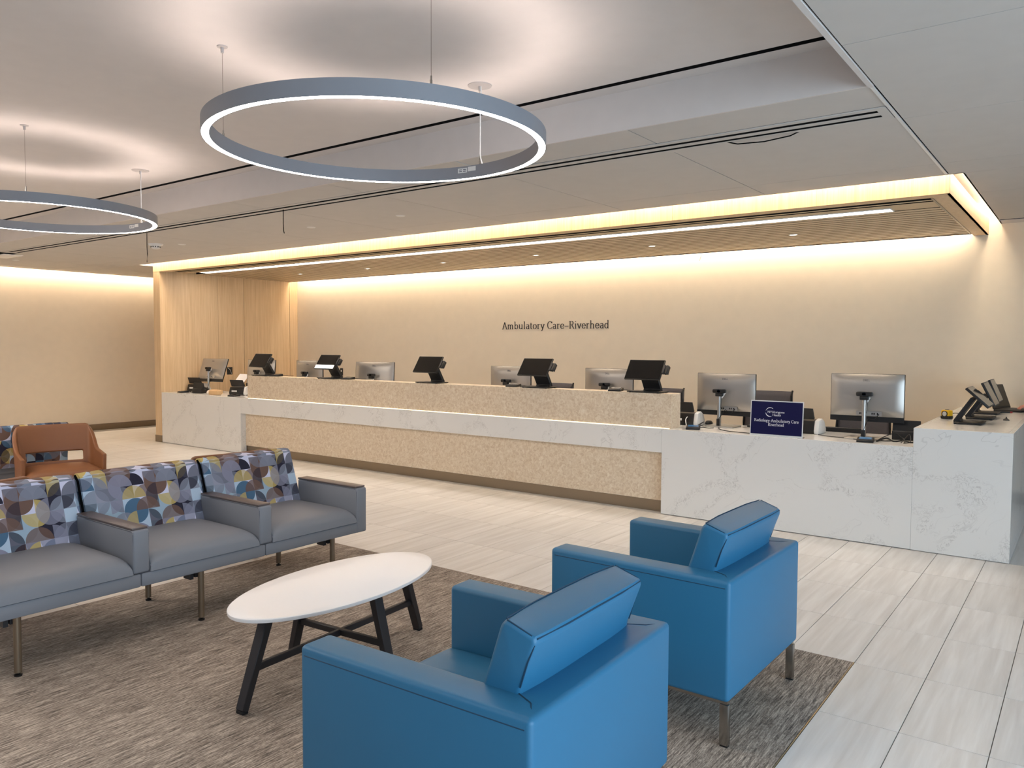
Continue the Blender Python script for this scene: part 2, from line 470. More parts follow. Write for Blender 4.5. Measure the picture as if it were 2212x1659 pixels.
# upstands closing the coves
struct(MB().box(-11.66, -.762, 6.17, 6.186, CZ, 2.86).box(-.762, -.75, 6.17, WY, CZ, 2.86).box(-11.66, -11.645, 6.17, WY, CZ, 2.86).box(-11.66, -.75, 6.186, WY, 2.86, 2.88).build('trim_4', 'paint_white', smooth=False))
struct(MB().box(XL + .15, XL + .162, YF, 12, CZ, 2.86).box(XL, XL + .162, YF, 12, 2.86, 2.88).build('trim_5', 'paint_white', smooth=False))

# linear air diffuser in the lower ceiling
ad = thing('linear_diffuser', 'long twin-slot black air diffuser running through the grey panel ceiling', 'air diffuser', (0, 0, CZ))
dm = MB()
for y0, y1 in ((4.264, 4.306), (4.350, 4.400), (4.440, 4.496)): dm.box(-11.4, -.918, y0, y1, -.003, .003)
dm.box(-11.5, -11.40, 4.264, 4.496, -.003, .003).box(-.918, -.872, 4.264, 4.496, -.003, .003).build('frame', 'panel_white', ad, smooth=False)
for y0, y1 in ((4.306, 4.350), (4.400, 4.440)): bx('slot', 'black_matt', -11.4, -.918, y0, y1, -.001, .003, ad)
dm2 = thing('linear_diffuser', 'single black slot air diffuser near the edge of the smooth raised ceiling', 'air diffuser', (0, 0, RZ))
bx('slot', 'black_matt', XL, -1.022, SL0 + .001, SL1 - .001, -.001, .011, dm2)

# ------------------------------------------------------------------ wooden portal over the desk
SZ = 2.592
portal = struct(MB().box(-11.54, PX1, DY, DY + .02, SZ, 2.765).build('trim_6', 'wood_v', smooth=False))
# fascia boards (seams at -2.986, -6.1, -9.2)
fx = [-11.54, -9.30, -6.14, -2.986, PX1]
for a, b in zip(fx, fx[1:]): bx('fascia_board', 'wood_v', a + .001, b - .001, DY - .003, DY + .001, SZ - .001, 2.764, portal)
bx('end_board', 'wood_v', PX1 - .02, PX1 + .001, DY, WY, SZ, 2.745, portal)
bx('soffit_board', 'wood_v', PX0, PX1, DY, 6.485, SZ, SZ + .02, portal)
bx('soffit_board', 'wood_v', -.985, PX1, 6.485, WY, SZ, SZ + .02, portal)
bx('soffit_board', 'wood_slat', PX0, -.985, 6.665, 6.80, SZ + .004, SZ + .02, portal)
bx('soffit_board', 'wood_slat', -1.33, -1.0, 6.80, 6.955, SZ + .004, SZ + .02, portal)
bx('edge_strip', 'bronze', -1.0, -.985, 6.485, 8.72, SZ - .004, SZ + .02, portal)
slc = struct(MB().box(PX0, -1.0, 6.955, 8.70, SZ + .055, SZ + .06).box(PX0, PX1, DY + .02, 6.955, SZ + .06, SZ + .065).box(PX0, -1.0, 6.955, 8.70, SZ + .0015, SZ + .055).build('ceiling_slatted', 'black_matt', smooth=False))
y = 6.962
while y < 8.66:
    bx('slat', 'wood_slat', PX0 + .002, -1.0, y, y + .080, SZ - .001, SZ + .0015, slc)
    y += .1122
bx('edge_strip', 'black_matt', PX0, -.985, 8.695, 8.72, SZ - .006, SZ + .06, slc)
pd = thing('slot_diffuser', 'thin black slot diffuser behind the wooden fascia above the desk', 'air diffuser', (0, 0, SZ))
bx('frame', 'black_matt', -11.2, -1.0, 6.486, 6.664, .006, .02, pd)
bx('slot', 'black_matt', -11.2, -1.0, 6.49, 6.565, .001, .006, pd); bx('slot', 'black_matt', -11.2, -1.0, 6.60, 6.655, .001, .006, pd)
bx('divider', 'wood_slat', -11.2, -1.0, 6.568, 6.597, -.001, .006, pd)
# left wooden wall of the portal, panel by panel
wl = struct(MB().box(-11.53, -11.38, DY + .015, WY, 0, 2.70).build('wall_wood', 'black_matt', smooth=False))
bx('end_panel', 'wood_v', -11.54, PX0 + .001, DY, DY + .02, .105, SZ, wl)
for a, b in ((DY + .02, 7.325), (7.33, 7.805), (7.812, 8.725), (8.732, WY)):
    bx('wood_panel', 'wood_v', -11.40, PX0, a, b, 0, SZ + .03, wl)
bx('door_reveal', 'wood_v', PX0 - .001, PX0 + .004, 7.83, 8.715, 1.22, 1.225, wl)
bx('wood_panel', 'wood_v', -11.545, -11.53, DY + .01, WY, .105, 2.70, wl)
struct(bx('baseboard_portal', 'bronze', -11.55, PX0 + .004, DY - .006, DY, 0, .105))

# cove lights (the strips themselves)
def strip(name, label, mat, *b):
    o = thing(name, label, 'cove light', ((b[0] + b[1]) / 2, (b[2] + b[3]) / 2, b[4]))
    L = o.location; bx('led_strip', mat, b[0] - L.x, b[1] - L.x, b[2] - L.y, b[3] - L.y, b[4] - L.z, b[5] - L.z, o)
    return o
strip('cove_light', 'warm cove light washing the wooden fascia above the desk', 'led_warm', -11.60, -.80, 6.215, 6.30, 2.835, 2.855)
strip('cove_light', 'bright white cove light along the right end of the wooden canopy', 'led_warm', -.84, -.775, 6.36, 8.86, 2.835, 2.855)
strip('cove_light', 'cove light at the left end of the wooden canopy', 'led_warm', -11.64, -11.57, 6.22, 8.86, 2.835, 2.855)
strip('cove_light', 'warm cove light washing the cream wall behind the desk', 'led_wash', PX0 + .03, -1.0, 8.735, 8.80, 2.72, 2.735)
strip('cove_light', 'warm cove light along the top of the plain left wall', 'led_wash', XL + .04, XL + .12, -3.5, 11.5, 2.835, 2.855)

# linear light in the slatted canopy
ll = thing('linear_light', 'long recessed white linear light in the slatted canopy above the desk', 'ceiling light', (0, 0, SZ))
MB().box(-11.02, -1.33, 6.803, 6.812, -.002, .02).box(-11.02, -1.33, 6.944, 6.953, -.002, .02).box(-1.338, -1.33, 6.81, 6.945, -.002, .02).box(-11.03, -11.02, 6.803, 6.953, -.002, .02).build('housing', 'white_plastic', ll, smooth=False)
bx('diffuser', 'light_linear', -11.02, -1.338, 6.812, 6.944, .004, .02, ll)
# downlights
names = ['first', 'second', 'third', 'fourth', 'fifth', 'sixth']
for k, x in enumerate((-2.40, -3.92, -5.47, -6.97, -8.42, -9.93)):
    o = thing('downlight', 'small round downlight in the slatted canopy, %s from its right end' % names[k], 'downlight', (x, 7.83, SZ), 0, 'downlights in the slatted canopy')
    if k == 0:
        MB().lathe([(.034, -.003), (.042, -.004), (.044, 0), (.044, .03), (.034, .03), (.034, -.003)], n=24).build('trim_ring', 'white_plastic', o)
        MB().lathe([(0, .0), (.034, .0), (.034, .02), (0, .02)], n=20).build('lens', 'downlight_glow', o)
        d0 = o
    else:
        for ch in d0.children: c = ch.copy(); C.objects.link(c); c.parent = o

# ------------------------------------------------------------------ ring pendants
def ring_part(r0, r1, z0, z1, name, mat, parent, n=128):
    m = MB(); m.lathe([(r0, z0), (r1, z0), (r1, z1), (r0, z1), (r0, z0)], n=n)
    return m.build(name, mat, parent)
def ring_light(loc, label):
    t = thing('ring_pendant', label, 'pendant light', loc, 0, 'ring pendants')
    Ro, Ri, zt, zb = .775, .738, .066, 0.0
    m = MB()
    m.lathe([(Ro - .003, zb), (Ro, zb), (Ro, zt), (Ro - .003, zt), (Ro - .003, zb)], n=144)
    m.lathe([(Ri, zb), (Ri + .003, zb), (Ri + .003, zt), (Ri, zt), (Ri, zb)], n=144)
    m.lathe([(Ri + .003, zb + .02), (Ro - .003, zb + .02), (Ro - .003, zt - .032), (Ri + .003, zt - .032), (Ri + .003, zb + .02)], n=96)
    m.build('housing', 'ring_metal', t)
    ring_part(Ri + .003, Ro - .003, zb + .0005, zb + .015, 'diffuser', 'light_white', t)
    ring_part(Ri + .004, Ro - .004, zt - .030, zt - .026, 'uplight', 'light_up', t)
    H = RZ - loc[2]; ce = Ro - .019
    for k, a in enumerate((R(91), R(211), R(331))):
        x, y = ce * math.cos(a), ce * math.sin(a)
        big = k == 0
        MB().tube([(x, y, zt), (x, y, H - .02)], .0012, 6).build('cable', 'steel', t)
        MB().tube([(x, y, zt - .01), (x, y, zt + .02)], .005, 8).tube([(x, y, zt + .02), (x, y, zt + .035)], .0035, 8).build('gripper', 'steel', t)
        MB().lathe([(0, H), (.066 if big else .025, H), (.064 if big else .024, H - .004), (.008, H - .005), (.007, H - .03), (0, H - .031)], (x, y, 0), 28).build('canopy', 'canopy_grey', t)
        if big:
            MB().tube([(x + .008, y, H - .006), (x + .010, y, H - .05), (x + .004, y, H - .09), (x + .003, y, zt + .06), (x + .012, y - .004, zt + .03), (x + .025, y - .006, zt - .005)], .0032, 8).build('power_cord', 'white_plastic', t)
    # approval sticker on the inner face
    m = MB()
    for a0, a1, z0, z1 in ((R(96.5), R(101), .035, .060), (R(92), R(96), .040, .064)):
        q = [(a0, z0), (a1, z0), (a1, z1), (a0, z1)]
        m.prism([((Ri - .0006) * math.cos(a), (Ri - .0006) * math.sin(a)) for a in (a0, a1)] + [((Ri + .0004) * math.cos(a), (Ri + .0004) * math.sin(a)) for a in (a1, a0)], z0 - .004, z1 - .004, 'z')
    s = m.build('sticker', 'white_plastic', t, smooth=False)
    m = MB()
    for k in range(4):
        a0, a1 = R(97 + (k % 2) * 2), R(98.4 + (k % 2) * 2); z0 = .037 + .009 * (k // 2)
        m.prism([((Ri - .0012) * math.cos(a), (Ri - .0012) * math.sin(a)) for a in (a0, a1)] + [((Ri - .0004) * math.cos(a), (Ri - .0004) * math.sin(a)) for a in (a1, a0)], z0, z0 + .004, 'z')
    m.build('print', 'grey_seam', s, smooth=False)
    return t
r1_ = ring_light((-2.70, 2.59, 2.412), 'large slim ring pendant hanging nearest, whole circle in view')
copy_tree(r1_, loc=(-6.235, 2.59, 2.412), label='ring pendant further left, cut by the picture edge')

# small things in the lower ceiling
def disc(x, y, label, cat='sprinkler', name='sprinkler_cover', r=.045):
    return tag(MB().lathe([(0, -.004), (r * .9, -.004), (r, -.001), (r, .004), (0, .004)], n=24).build(name, 'white_plastic', loc=(x, y, CZ)), label, cat, 'flush sprinkler covers')
disc(-5.178, 5.228, 'round flush sprinkler cover nearest the middle of the panel ceiling')
disc(-6.431, 5.215, 'round flush sprinkler cover left of the nearest one, by the hanging wire')
disc(-8.808, 5.211, 'round flush sprinkler cover just beside the smoke detector')
disc(-12.457, 4.811, 'round flush sprinkler cover near the glowing left wall')
sd = thing('smoke_detector', 'white domed smoke detector on the panel ceiling', 'smoke detector', (-9.03, 5.005, CZ))
MB().lathe([(0, -.02), (.075, -.02), (.085, -.004), (.085, 0), (0, 0)], n=28).build('base', 'white_plastic', sd)
MB().lathe([(0, -.062), (.03, -.06), (.048, -.05), (.055, -.03), (.06, -.02), (0, -.02)], n=28).build('dome', 'white_plastic', sd)
vm = MB()
for k in range(12):
    a = 2 * PI * k / 12; vm.box(-.005, .005, .05, .0565, -.042, -.03, mat=Matrix.Rotation(a, 4, 'Z'))
vm.build('vent', 'black_matt', sd, smooth=False)
sq = thing('ceiling_speaker', 'square white grille set in the ceiling at the far left', 'grille', (-11.99, 4.50, CZ))
bx('frame', 'white_top', -.28, .28, -.12, .12, -.006, .002, sq, .002); bx('grille', 'white_plastic', -.25, .25, -.1, .1, -.009, -.006, sq)
tag(MB().tube([(-5.778, 4.38, CZ + .01), (-5.779, 4.38, 2.56), (-5.775, 4.38, 2.50), (-5.765, 4.38, 2.478)], .0035, 8).build('hanging_wire', 'black_matt'), 'short black wire dangling from the ceiling slot beside the big ring', 'wire')
tag(MB().tube([(-8.20, 4.45, CZ + .01), (-8.203, 4.45, 2.55), (-8.196, 4.45, 2.46), (-8.208, 4.45, 2.375)], .0035, 8).build('hanging_wire', 'black_matt'), 'black wire dangling from the ceiling slot left of the smoke detector', 'wire')
tag(MB().tube([(-1.785, 4.46, CZ + .008), (-1.70, 4.47, 2.672), (-1.546, 4.475, 2.664), (-1.40, 4.475, 2.674), (-1.328, 4.475, CZ + .008)], .0035, 8).build('hanging_wire', 'black_matt'), 'black cable sagging in a loop from the right half of the ceiling slot', 'wire')
tag(MB().tube([(-3.73, 8.715, 2.60), (-3.73, 8.715, 2.55), (-3.745, 8.71, 2.50)], .0025, 6).build('hanging_wire', 'black_matt'), 'tiny black wire end hanging from the canopy back edge', 'wire')

# ------------------------------------------------------------------ reception desk
desk = thing('reception_desk', 'long white veined quartz reception desk with beige stone ledge and recess', 'desk', (-6, 6.6, 0))
def D(name, mat, x0, x1, y0, y1, z0, z1, bev=.0015, parent=desk):
    return bx(name, mat, x0 + 6, x1 + 6, y0 - 6.6, y1 - 6.6, z0, z1, parent, bev, 1)
ZT, ZR, ZB = .765, 1.074, .908
sm = .0006
for a, b in ((PX0 + .004, -9.35),): D('front_panel', 'white_quartz', a, b - sm, DY, DY + .03, .006, ZT)
for a, b in ((-9.35, -6.19), (-6.19, -3.06)): D('apron_panel', 'white_quartz', a + sm, b - sm, DY, DY + .03, .552, ZT)
D('front_panel', 'white_quartz', -3.06 + sm, BX0 - sm, DY, DY + .03, .006, ZT)
for a, b in ((PX0 + .004, -9.35), (-9.35, -6.19), (-6.19, -3.06), (-3.06, BX0)): D('worktop', 'white_quartz', a + sm, b - sm, DY + .03, 7.12, ZT - .03, ZT)
D('apron_soffit', 'white_quartz', -9.35, -3.06, DY + .03, 6.44, .552, .58)
D('reveal', 'white_quartz', -9.38, -9.35, DY + .03, 6.44, .006, .552); D('reveal', 'white_quartz', -3.06, -3.03, DY + .03, 6.44, .006, .552)
for a, b in ((-9.35, -6.19), (-6.19, -3.06)): D('recess_panel', 'beige_stone', a, b - sm, 6.43, 6.46, .105, .552)
D('toe_kick', 'bronze', -9.35, -3.06, 6.445, 6.46, 0, .104)
D('carcass', 'black_matt', PX0 + .02, BX0, 6.47, 6.50, .01, ZT - .032)
ledge = thing('stone_ledge', 'beige stone raised ledge standing along the white desk worktop', 'ledge', (-6, 6.6, 0))
D('ledge_front', 'beige_stone', -9.255, -2.995, 6.40, 6.425, ZT, ZR, parent=ledge)
D('ledge_top', 'beige_stone', -9.255, -2.995, 6.425, 6.59, ZR - .025, ZR, parent=ledge)
D('ledge_end', 'beige_stone', -3.02, -2.995, 6.425, 6.59, ZT, ZR - .025, parent=ledge); D('ledge_end', 'beige_stone', -9.255, -9.23, 6.425, 6.59, ZT, ZR - .025, parent=ledge)
D('ledge_back', 'beige_stone', -9.23, -3.02, 6.57, 6.59, ZT, ZR - .025, parent=ledge)
D('led_strip', 'led_desk', -9.24, -3.01, 6.396, 6.3995, ZT + .0002, ZT + .0022, 0, parent=ledge)
block = thing('end_block', 'tall white quartz block closing the right end of the desk', 'counter', (-6, 6.6, 0))
D('block_front', 'white_quartz', BX0, BX1, DY, DY + .03, .004, ZB, parent=block)
D('block_side', 'white_quartz', BX1 - .03, BX1, DY + .03, WY - .001, .004, ZB, parent=block)
D('block_side', 'white_quartz', BX0, BX0 + .03, DY + .03, WY - .001, .004, ZB, parent=block)
D('block_top', 'white_quartz', BX0 + .03, BX1 - .03, DY + .03, WY - .001, ZB - .03, ZB, parent=block)

# ------------------------------------------------------------------ writing
def T(name, text, size, mat, loc, rot, parent=None, ext=.002, align='CENTER', sx=1):
    cu = bpy.data.curves.new(name, 'FONT'); cu.body = text; cu.size = size; cu.extrude = ext; cu.align_x = align; cu.resolution_u = 3
    o = bpy.data.objects.new(name, cu); C.objects.link(o)
    dg = bpy.context.evaluated_depsgraph_get(); dg.update()
    me = bpy.data.meshes.new_from_object(o.evaluated_get(dg)); bpy.data.objects.remove(o)
    me.materials.clear(); me.materials.append(M[mat])
    n = bpy.data.objects.new(name, me); C.objects.link(n); n.location = loc; n.rotation_euler = rot; n.scale = (sx, 1, 1)
    if parent: n.parent = parent
    return n
# a small serif stroke face: strokes in units of the cap height (1.0); x-height .66
def arc(cx, cy, rx, ry, a0, a1, n=12): return [(cx + rx * math.cos(R(a0 + (a1 - a0) * i / n)), cy + ry * math.sin(R(a0 + (a1 - a0) * i / n))) for i in range(n + 1)]
XH = .66
def serif(x, y, w=.13): return ('s', [(x - w, y), (x + w, y)])
GL = {
 'A': (.74, [[(.06, 0), (.37, 1)], [(.36, 1), (.68, 0)], [(.17, .34), (.57, .34)], serif(.06, .015, .09), serif(.68, .015, .10)]),
 'm': (1.06, [[(.16, 0), (.16, XH)], arc(.33, .40, .17, .24, 180, 0) + [(.50, 0)], arc(.67, .40, .17, .24, 180, 0) + [(.84, 0)], serif(.16, .015, .1), serif(.5, .015, .1), serif(.84, .015, .1), serif(.11, XH - .02, .05)]),
 'b': (.66, [[(.13, 0), (.13, 1.06)], arc(.34, .33, .21, .31, 150, -160), serif(.08, 1.04, .05)]),
 'u': (.70, [[(.14, XH), (.14, .22)] + arc(.32, .21, .18, .19, 180, 350), [(.52, XH), (.52, 0)], serif(.1, XH - .02, .06), serif(.48, XH - .02, .05), serif(.58, .015, .06)]),
 'l': (.34, [[(.17, 0), (.17, 1.06)], serif(.17, .015, .1), serif(.12, 1.04, .05)]),
 'a': (.58, [arc(.28, .46, .17, .18, 150, 0) + [(.45, 0)], arc(.27, .19, .17, .18, 50, 330), serif(.51, .015, .06)]),
 't': (.40, [[(.18, .86), (.18, .14)] + arc(.29, .13, .11, .12, 180, 320, 6), [(.04, XH - .02), (.36, XH - .02)]]),
 'o': (.64, [arc(.32, .33, .24, .32, 0, 360, 20)]),
 'r': (.47, [[(.15, 0), (.15, XH)], arc(.31, .42, .16, .22, 180, 50, 6), serif(.17, .015, .12), serif(.1, XH - .02, .05)]),
 'y': (.62, [[(.08, XH), (.33, .02)], [(.55, XH), (.33, .02), (.23, -.24), (.10, -.27)], serif(.09, XH - .02, .09), serif(.53, XH - .02, .08)]),
 'C': (.76, [arc(.42, .5, .34, .5, 40, 320, 20), [(.69, .97), (.69, .76)]]),
 'e': (.58, [arc(.30, .33, .23, .32, 0, 325, 18), [(.08, .35), (.53, .35)]]),
 '-': (.62, [[(.04, .36), (.58, .36)], [(.04, .33), (.58, .33)]]),
 '.': (.44, [[(.06, .34), (.36, .34)]]),
 'R': (.72, [[(.15, 0), (.15, 1)], [(.15, .975), (.34, .975)] + arc(.36, .745, .22, .23, 90, -90) + [(.15, .515)], [(.38, .51), (.66, .02)], serif(.15, .015, .11), serif(.08, .985, .06), serif(.67, .015, .06)]),
 'i': (.34, [[(.17, 0), (.17, XH)], [(.165, .90), (.165, .99)], serif(.17, .015, .1), serif(.12, XH - .02, .05)]),
 'v': (.60, [[(.07, XH), (.31, 0)], [(.31, 0), (.54, XH)], serif(.08, XH - .02, .08), serif(.52, XH - .02, .08)]),
 'h': (.70, [[(.15, 0), (.15, 1.06)], arc(.34, .40, .19, .24, 180, 0) + [(.53, 0)], serif(.15, .015, .1), serif(.53, .015, .1), serif(.1, 1.04, .05)]),
 'd': (.66, [[(.50, 0), (.50, 1.06)], arc(.29, .33, .21, .31, 30, 340), serif(.45, 1.04, .05), serif(.55, .015, .05)]),
 'g': (.60, [arc(.28, .44, .19, .21, 0, 360, 18), arc(.30, -.10, .22, .15, 0, 360, 18), [(.42, .60), (.56, .64)], [(.18, .24), (.14, .12), (.30, .05)]]),
 ' ': (.30, []),
}
def strokes(text, h, thick=.115, thin=.05, depth=.003, track=.035):
    """mesh of the text in the XZ plane, facing -Y, starting at x=0"""
    m = MB(); x = 0; e = 0
    for ch in text:
        w, st = GL[ch]
        for s in st:
            pts = s[1] if s[0] == 's' else s
            pts = [Vector((p[0], p[1])) for p in pts]
            prev = None; L = []; n = len(pts)
            for i, p in enumerate(pts):
                d = (pts[min(i + 1, n - 1)] - pts[max(i - 1, 0)]).normalized()
                wd = (thin + (thick - thin) * min(1, abs(d.y) * 1.05)) / 2
                if s[0] == 's': wd = .03
                nn = Vector((-d.y, d.x)) * wd
                L.append((p + nn, p - nn))
            for A, B in zip(L, L[1:]):
                q = [A[0], B[0], B[1], A[1]]
                e += 1; dd = depth + (e % 7) * .00002
                m.prism([((v.x + x) * h, v.y * h) for v in q], -dd, 0, 'y')
        x += w + track
    return m, (x - track) * h
ct = 'Ambulatory Care-Riverhead'
_, w_ = strokes(ct, .1)
sgn = thing('wall_lettering', 'dark serif lettering Ambulatory Care-Riverhead on the cream wall', 'sign', (-6.79, WY - .0005, 1.727))
sgn.scale = (1.738 / w_, 1, 1); xx = 0
for chh in ct:
    m, wl_ = strokes(chh, .1)
    if GL[chh][1]: m.build('letter', 'letter_dark', sgn, smooth=False, loc=(xx, 0, 0))
    else: m.bm.free()
    xx += wl_ + .0035
mk = thing('wall_plate', 'black wall outlet plate on the cream wall behind the raised ledge', 'outlet', (-10.212, WY, 1.041))
bx('plate', 'black_plastic', -.036, .036, -.006, 0, -.06, .06, mk, .002); bx('socket', 'white_plastic', -.012, .012, -.008, -.006, .0, .03, mk)
mk = thing('wall_plate', 'black wall outlet plate on the wooden side wall', 'outlet', (PX0, 7.525, 1.063))
bx('plate', 'black_plastic', 0, .006, -.05, .05, -.06, .06, mk, .002)
MB().tube([(.008, -.04, .05), (.012, .0, .02), (.008, .03, -.05)], .004, 6).build('cord', 'white_plastic', mk)

# ------------------------------------------------------------------ blue armchairs
def blue_chair(loc, rz, label):
    """faces -X; origin on the floor at the middle of the footprint; 0.80 x 0.80"""
    t = thing('armchair', label, 'armchair', loc, rz, 'blue leather armchairs')
    h, z0, z1, a = .40, .175, .632, .115
    MB().prism([(h, -h), (h, h), (-h, h), (-h, h - a), (h - .115, h - a), (h - .115, -h + a), (-h, -h + a), (-h, -h)], z0, z1, 'z', .016, 4).build('body', 'blue_leather', t)
    MB().box(-h + .03, h - .10, -h + a + .001, h - a - .001, z0, .30, .01).build('seat_base', 'blue_leather', t)
    # seat cushion, slightly crowned
    b = bmesh.new(); bmesh.ops.create_grid(b, x_segments=16, y_segments=16, size=1)
    for v in b.verts:
        x, y_ = math.sin(v.co.x * PI / 2), math.sin(v.co.y * PI / 2); e = max(0, (1 - x ** 4) * (1 - y_ ** 4))
        v.co = Vector((-.075 + x * .318, y_ * (h - a - .003), .405 + .022 * e ** .4))
    g2 = bmesh.ops.extrude_face_region(b, geom=b.faces[:])
    for v in [q for q in g2['geom'] if isinstance(q, bmesh.types.BMVert)]: v.co.z = .298
    mm = MB(); mm._add(b); mm.build('seat_cushion', 'blue_leather', t)
    # leaning back cushion: a wedge with soft edges
    pr = [(.112, .40), (.240, .792), (.250, .808), (.264, .810), (.340, .784), (.348, .770), (.302, .645), (.275, .42)]
    yk = h - a + .018
    b = bmesh.new()
    rows = []; N = 14
    for i in range(N + 1):
        yy = -yk + 2 * yk * i / N; e = 1 - (2 * i / N - 1) ** 4
        cx = sum(p[0] for p in pr) / len(pr); cz = sum(p[1] for p in pr) / len(pr)
        rows.append([b.verts.new((p[0] + (.010 * e if p[0] > cx else -.014 * e), yy, p[1] + (.004 * e if p[1] > .7 else 0))) for p in pr])
    for A, B in zip(rows, rows[1:]):
        for k in range(len(pr)): b.faces.new((A[k], A[(k + 1) % len(pr)], B[(k + 1) % len(pr)], B[k]))
    b.faces.new(rows[0]); b.faces.new(rows[-1])
    bmesh.ops.recalc_face_normals(b, faces=b.faces)
    bmesh.ops.bevel(b, geom=[e for e in b.edges if len(e.link_faces) == 2 and e.calc_face_angle(0) > .8], offset=.012, segments=3, profile=.5, affect='EDGES')
    mm = MB(); mm._add(b); cu = mm.build('back_cushion', 'blue_leather', t)
    # stitched seams
    def seam(pts, par=t, r=.0022): MB().tube(pts, r, 5).build('seam', 'blue_seam', par)
    q = .006
    for s in (-1, 1):
        seam([(-h + .02, s * (h - .001), z1 - .028), (h - .02, s * (h - .001), z1 - .028), (h - .004, s * (h - .018), z1 - .022)])
        seam([(h - .022, s * (h - .002), z0 + .02), (h - .022, s * (h - .002), z1 - .03)])
        seam([(h - .012, s * (h - .020), z1 - .004), (h - .05, s * (h - .075), z1), (h - .11, s * (h - .105), z1)])
        seam([(-h + .004, s * (h - a + .02), z1 - .06), (-h + .02, s * (h - a + .006), z1 - .02), (h - .14, s * (h - a + .002), z1 - .012)])
    seam([(h - .012, -h + .02, z1 - .016), (h - .010, 0, z1 - .016), (h - .012, h - .02, z1 - .016)])
    for s in (-1, 1):
        seam([(.342, s * (yk - .006), .764), (.325, s * (yk - .0015), .72), (.303, s * (yk - .0005), .65)], cu)
        seam([(.344, s * (yk - .010), .770), (.332, s * (yk - .007), .785), (.258, s * (yk - .007), .811)], cu)
    seam([(.345, -yk + .012, .778), (.354, -yk * .5, .780), (.355, 0, .781), (.354, yk * .5, .780), (.345, yk - .012, .778)], cu)
    seam([(.254, -yk + .012, .812), (.246, -yk * .5, .815), (.245, 0, .815), (.246, yk * .5, .815), (.254, yk - .012, .812)], cu)
    # metal frame and legs
    m = MB()
    for s in (-1, 1): m.box(-h + .01, h - .01, s * (h - .03) - .012, s * (h - .03) + .012, z0 - .014, z0)
    for s in (-1, 1): m.box(s * (h - .03) - .012, s * (h - .03) + .012, -h + .04, h - .04, z0 - .014, z0)
    m.build('frame', 'steel', t, smooth=False)
    for sx in (-1, 1):
        for sy in (-1, 1):
            lg = MB().box(sx * (h - .022) - .017, sx * (h - .022) + .017, sy * (h - .025) - .012, sy * (h - .025) + .012, .006, z0 - .013, .002).build('leg', 'steel', t)
            MB().box(sx * (h - .022) - .015, sx * (h - .022) + .015, sy * (h - .025) - .010, sy * (h - .025) + .010, 0, .007).build('foot_pad', 'rubber', lg, smooth=False)
    return t
ch = blue_chair((-1.438, 3.157, .002), R(-.8), 'blue leather armchair further back, its rear legs standing in full view')
copy_tree(ch, loc=(-1.428, 1.83, .002), rz=R(2.0), label='blue leather armchair nearest, in front, cut off by the bottom edge')

# ------------------------------------------------------------------ oval coffee table
tb = thing('coffee_table', 'white oval coffee table with splayed dark metal legs', 'coffee table', (-2.770, 2.396, .002), R(4.2))
TA, TBx, TH = .583, .286, .405
pts = [(TBx * math.cos(2 * PI * k / 96), TA * math.sin(2 * PI * k / 96)) for k in range(96)]
b = bmesh.new()
prof = [(.0, -.018), (.012, -.018), (.014, -.010), (.0135, -.004), (.010, 0)]
rings = []
for k, (off, dz) in enumerate([(-.02, -.019), (-.002, -.017), (0, -.010), (-.001, -.003), (-.005, 0)]):
    rings.append([b.verts.new(((TBx + off) * math.cos(2 * PI * i / 96), (TA + off) * math.sin(2 * PI * i / 96), TH + dz)) for i in range(96)])
for A, B in zip(rings, rings[1:]):
    for i in range(96): b.faces.new((A[i], A[(i + 1) % 96], B[(i + 1) % 96], B[i]))
b.faces.new(rings[-1]); b.faces.new(rings[0][::-1])
mm = MB(); mm._add(b); mm.build('tabletop', 'white_top', tb)
def bar(mb, p, q, wx, wy, taper=1):
    p, q = Vector(p), Vector(q); d = (q - p); L = d.length; d.normalize()
    ux = Vector((0, 0, 1)).cross(d)
    if ux.length < .01: ux = Vector((1, 0, 0))
    ux.normalize(); uy = d.cross(ux)
    b = bmesh.new(); vs = []
    for c, s in ((p, 1), (q, taper)):
        vs.append([b.verts.new(c + ux * a * wx / 2 * s + uy * e * wy / 2 * s) for a, e in ((-1, -1), (1, -1), (1, 1), (-1, 1))])
    b.faces.new(vs[0][::-1]); b.faces.new(vs[1])
    for i in range(4): b.faces.new((vs[0][i], vs[0][(i + 1) % 4], vs[1][(i + 1) % 4], vs[1][i]))
    bmesh.ops.bevel(b, geom=b.edges[:], offset=.003, segments=1, affect='EDGES'); mb._add(b); return mb
feet = [((0, -.555), (0, -.415)), ((0, .565), (0, .435)), ((-.315, 0), (-.215, 0)), ((.315, 0), (.215, 0))]
for (fx_, fy_), (tx_, ty_) in feet:
    lg = bar(MB(), (fx_, fy_, .012), (tx_, ty_, TH - .02), .046, .032, 1.15).build('leg', 'dark_metal', tb)
    bar(MB(), (fx_, fy_, 0), (fx_ * .998, fy_ * .998, .014), .044, .030).build('foot_cap', 'rubber', lg)
bar(MB(), (0, -.498, .165), (0, .505, .165), .022, .03).build('stretcher', 'dark_metal', tb)
bar(MB(), (-.275, 0, .166), (.275, 0, .166), .022, .03).build('stretcher', 'dark_metal', tb)

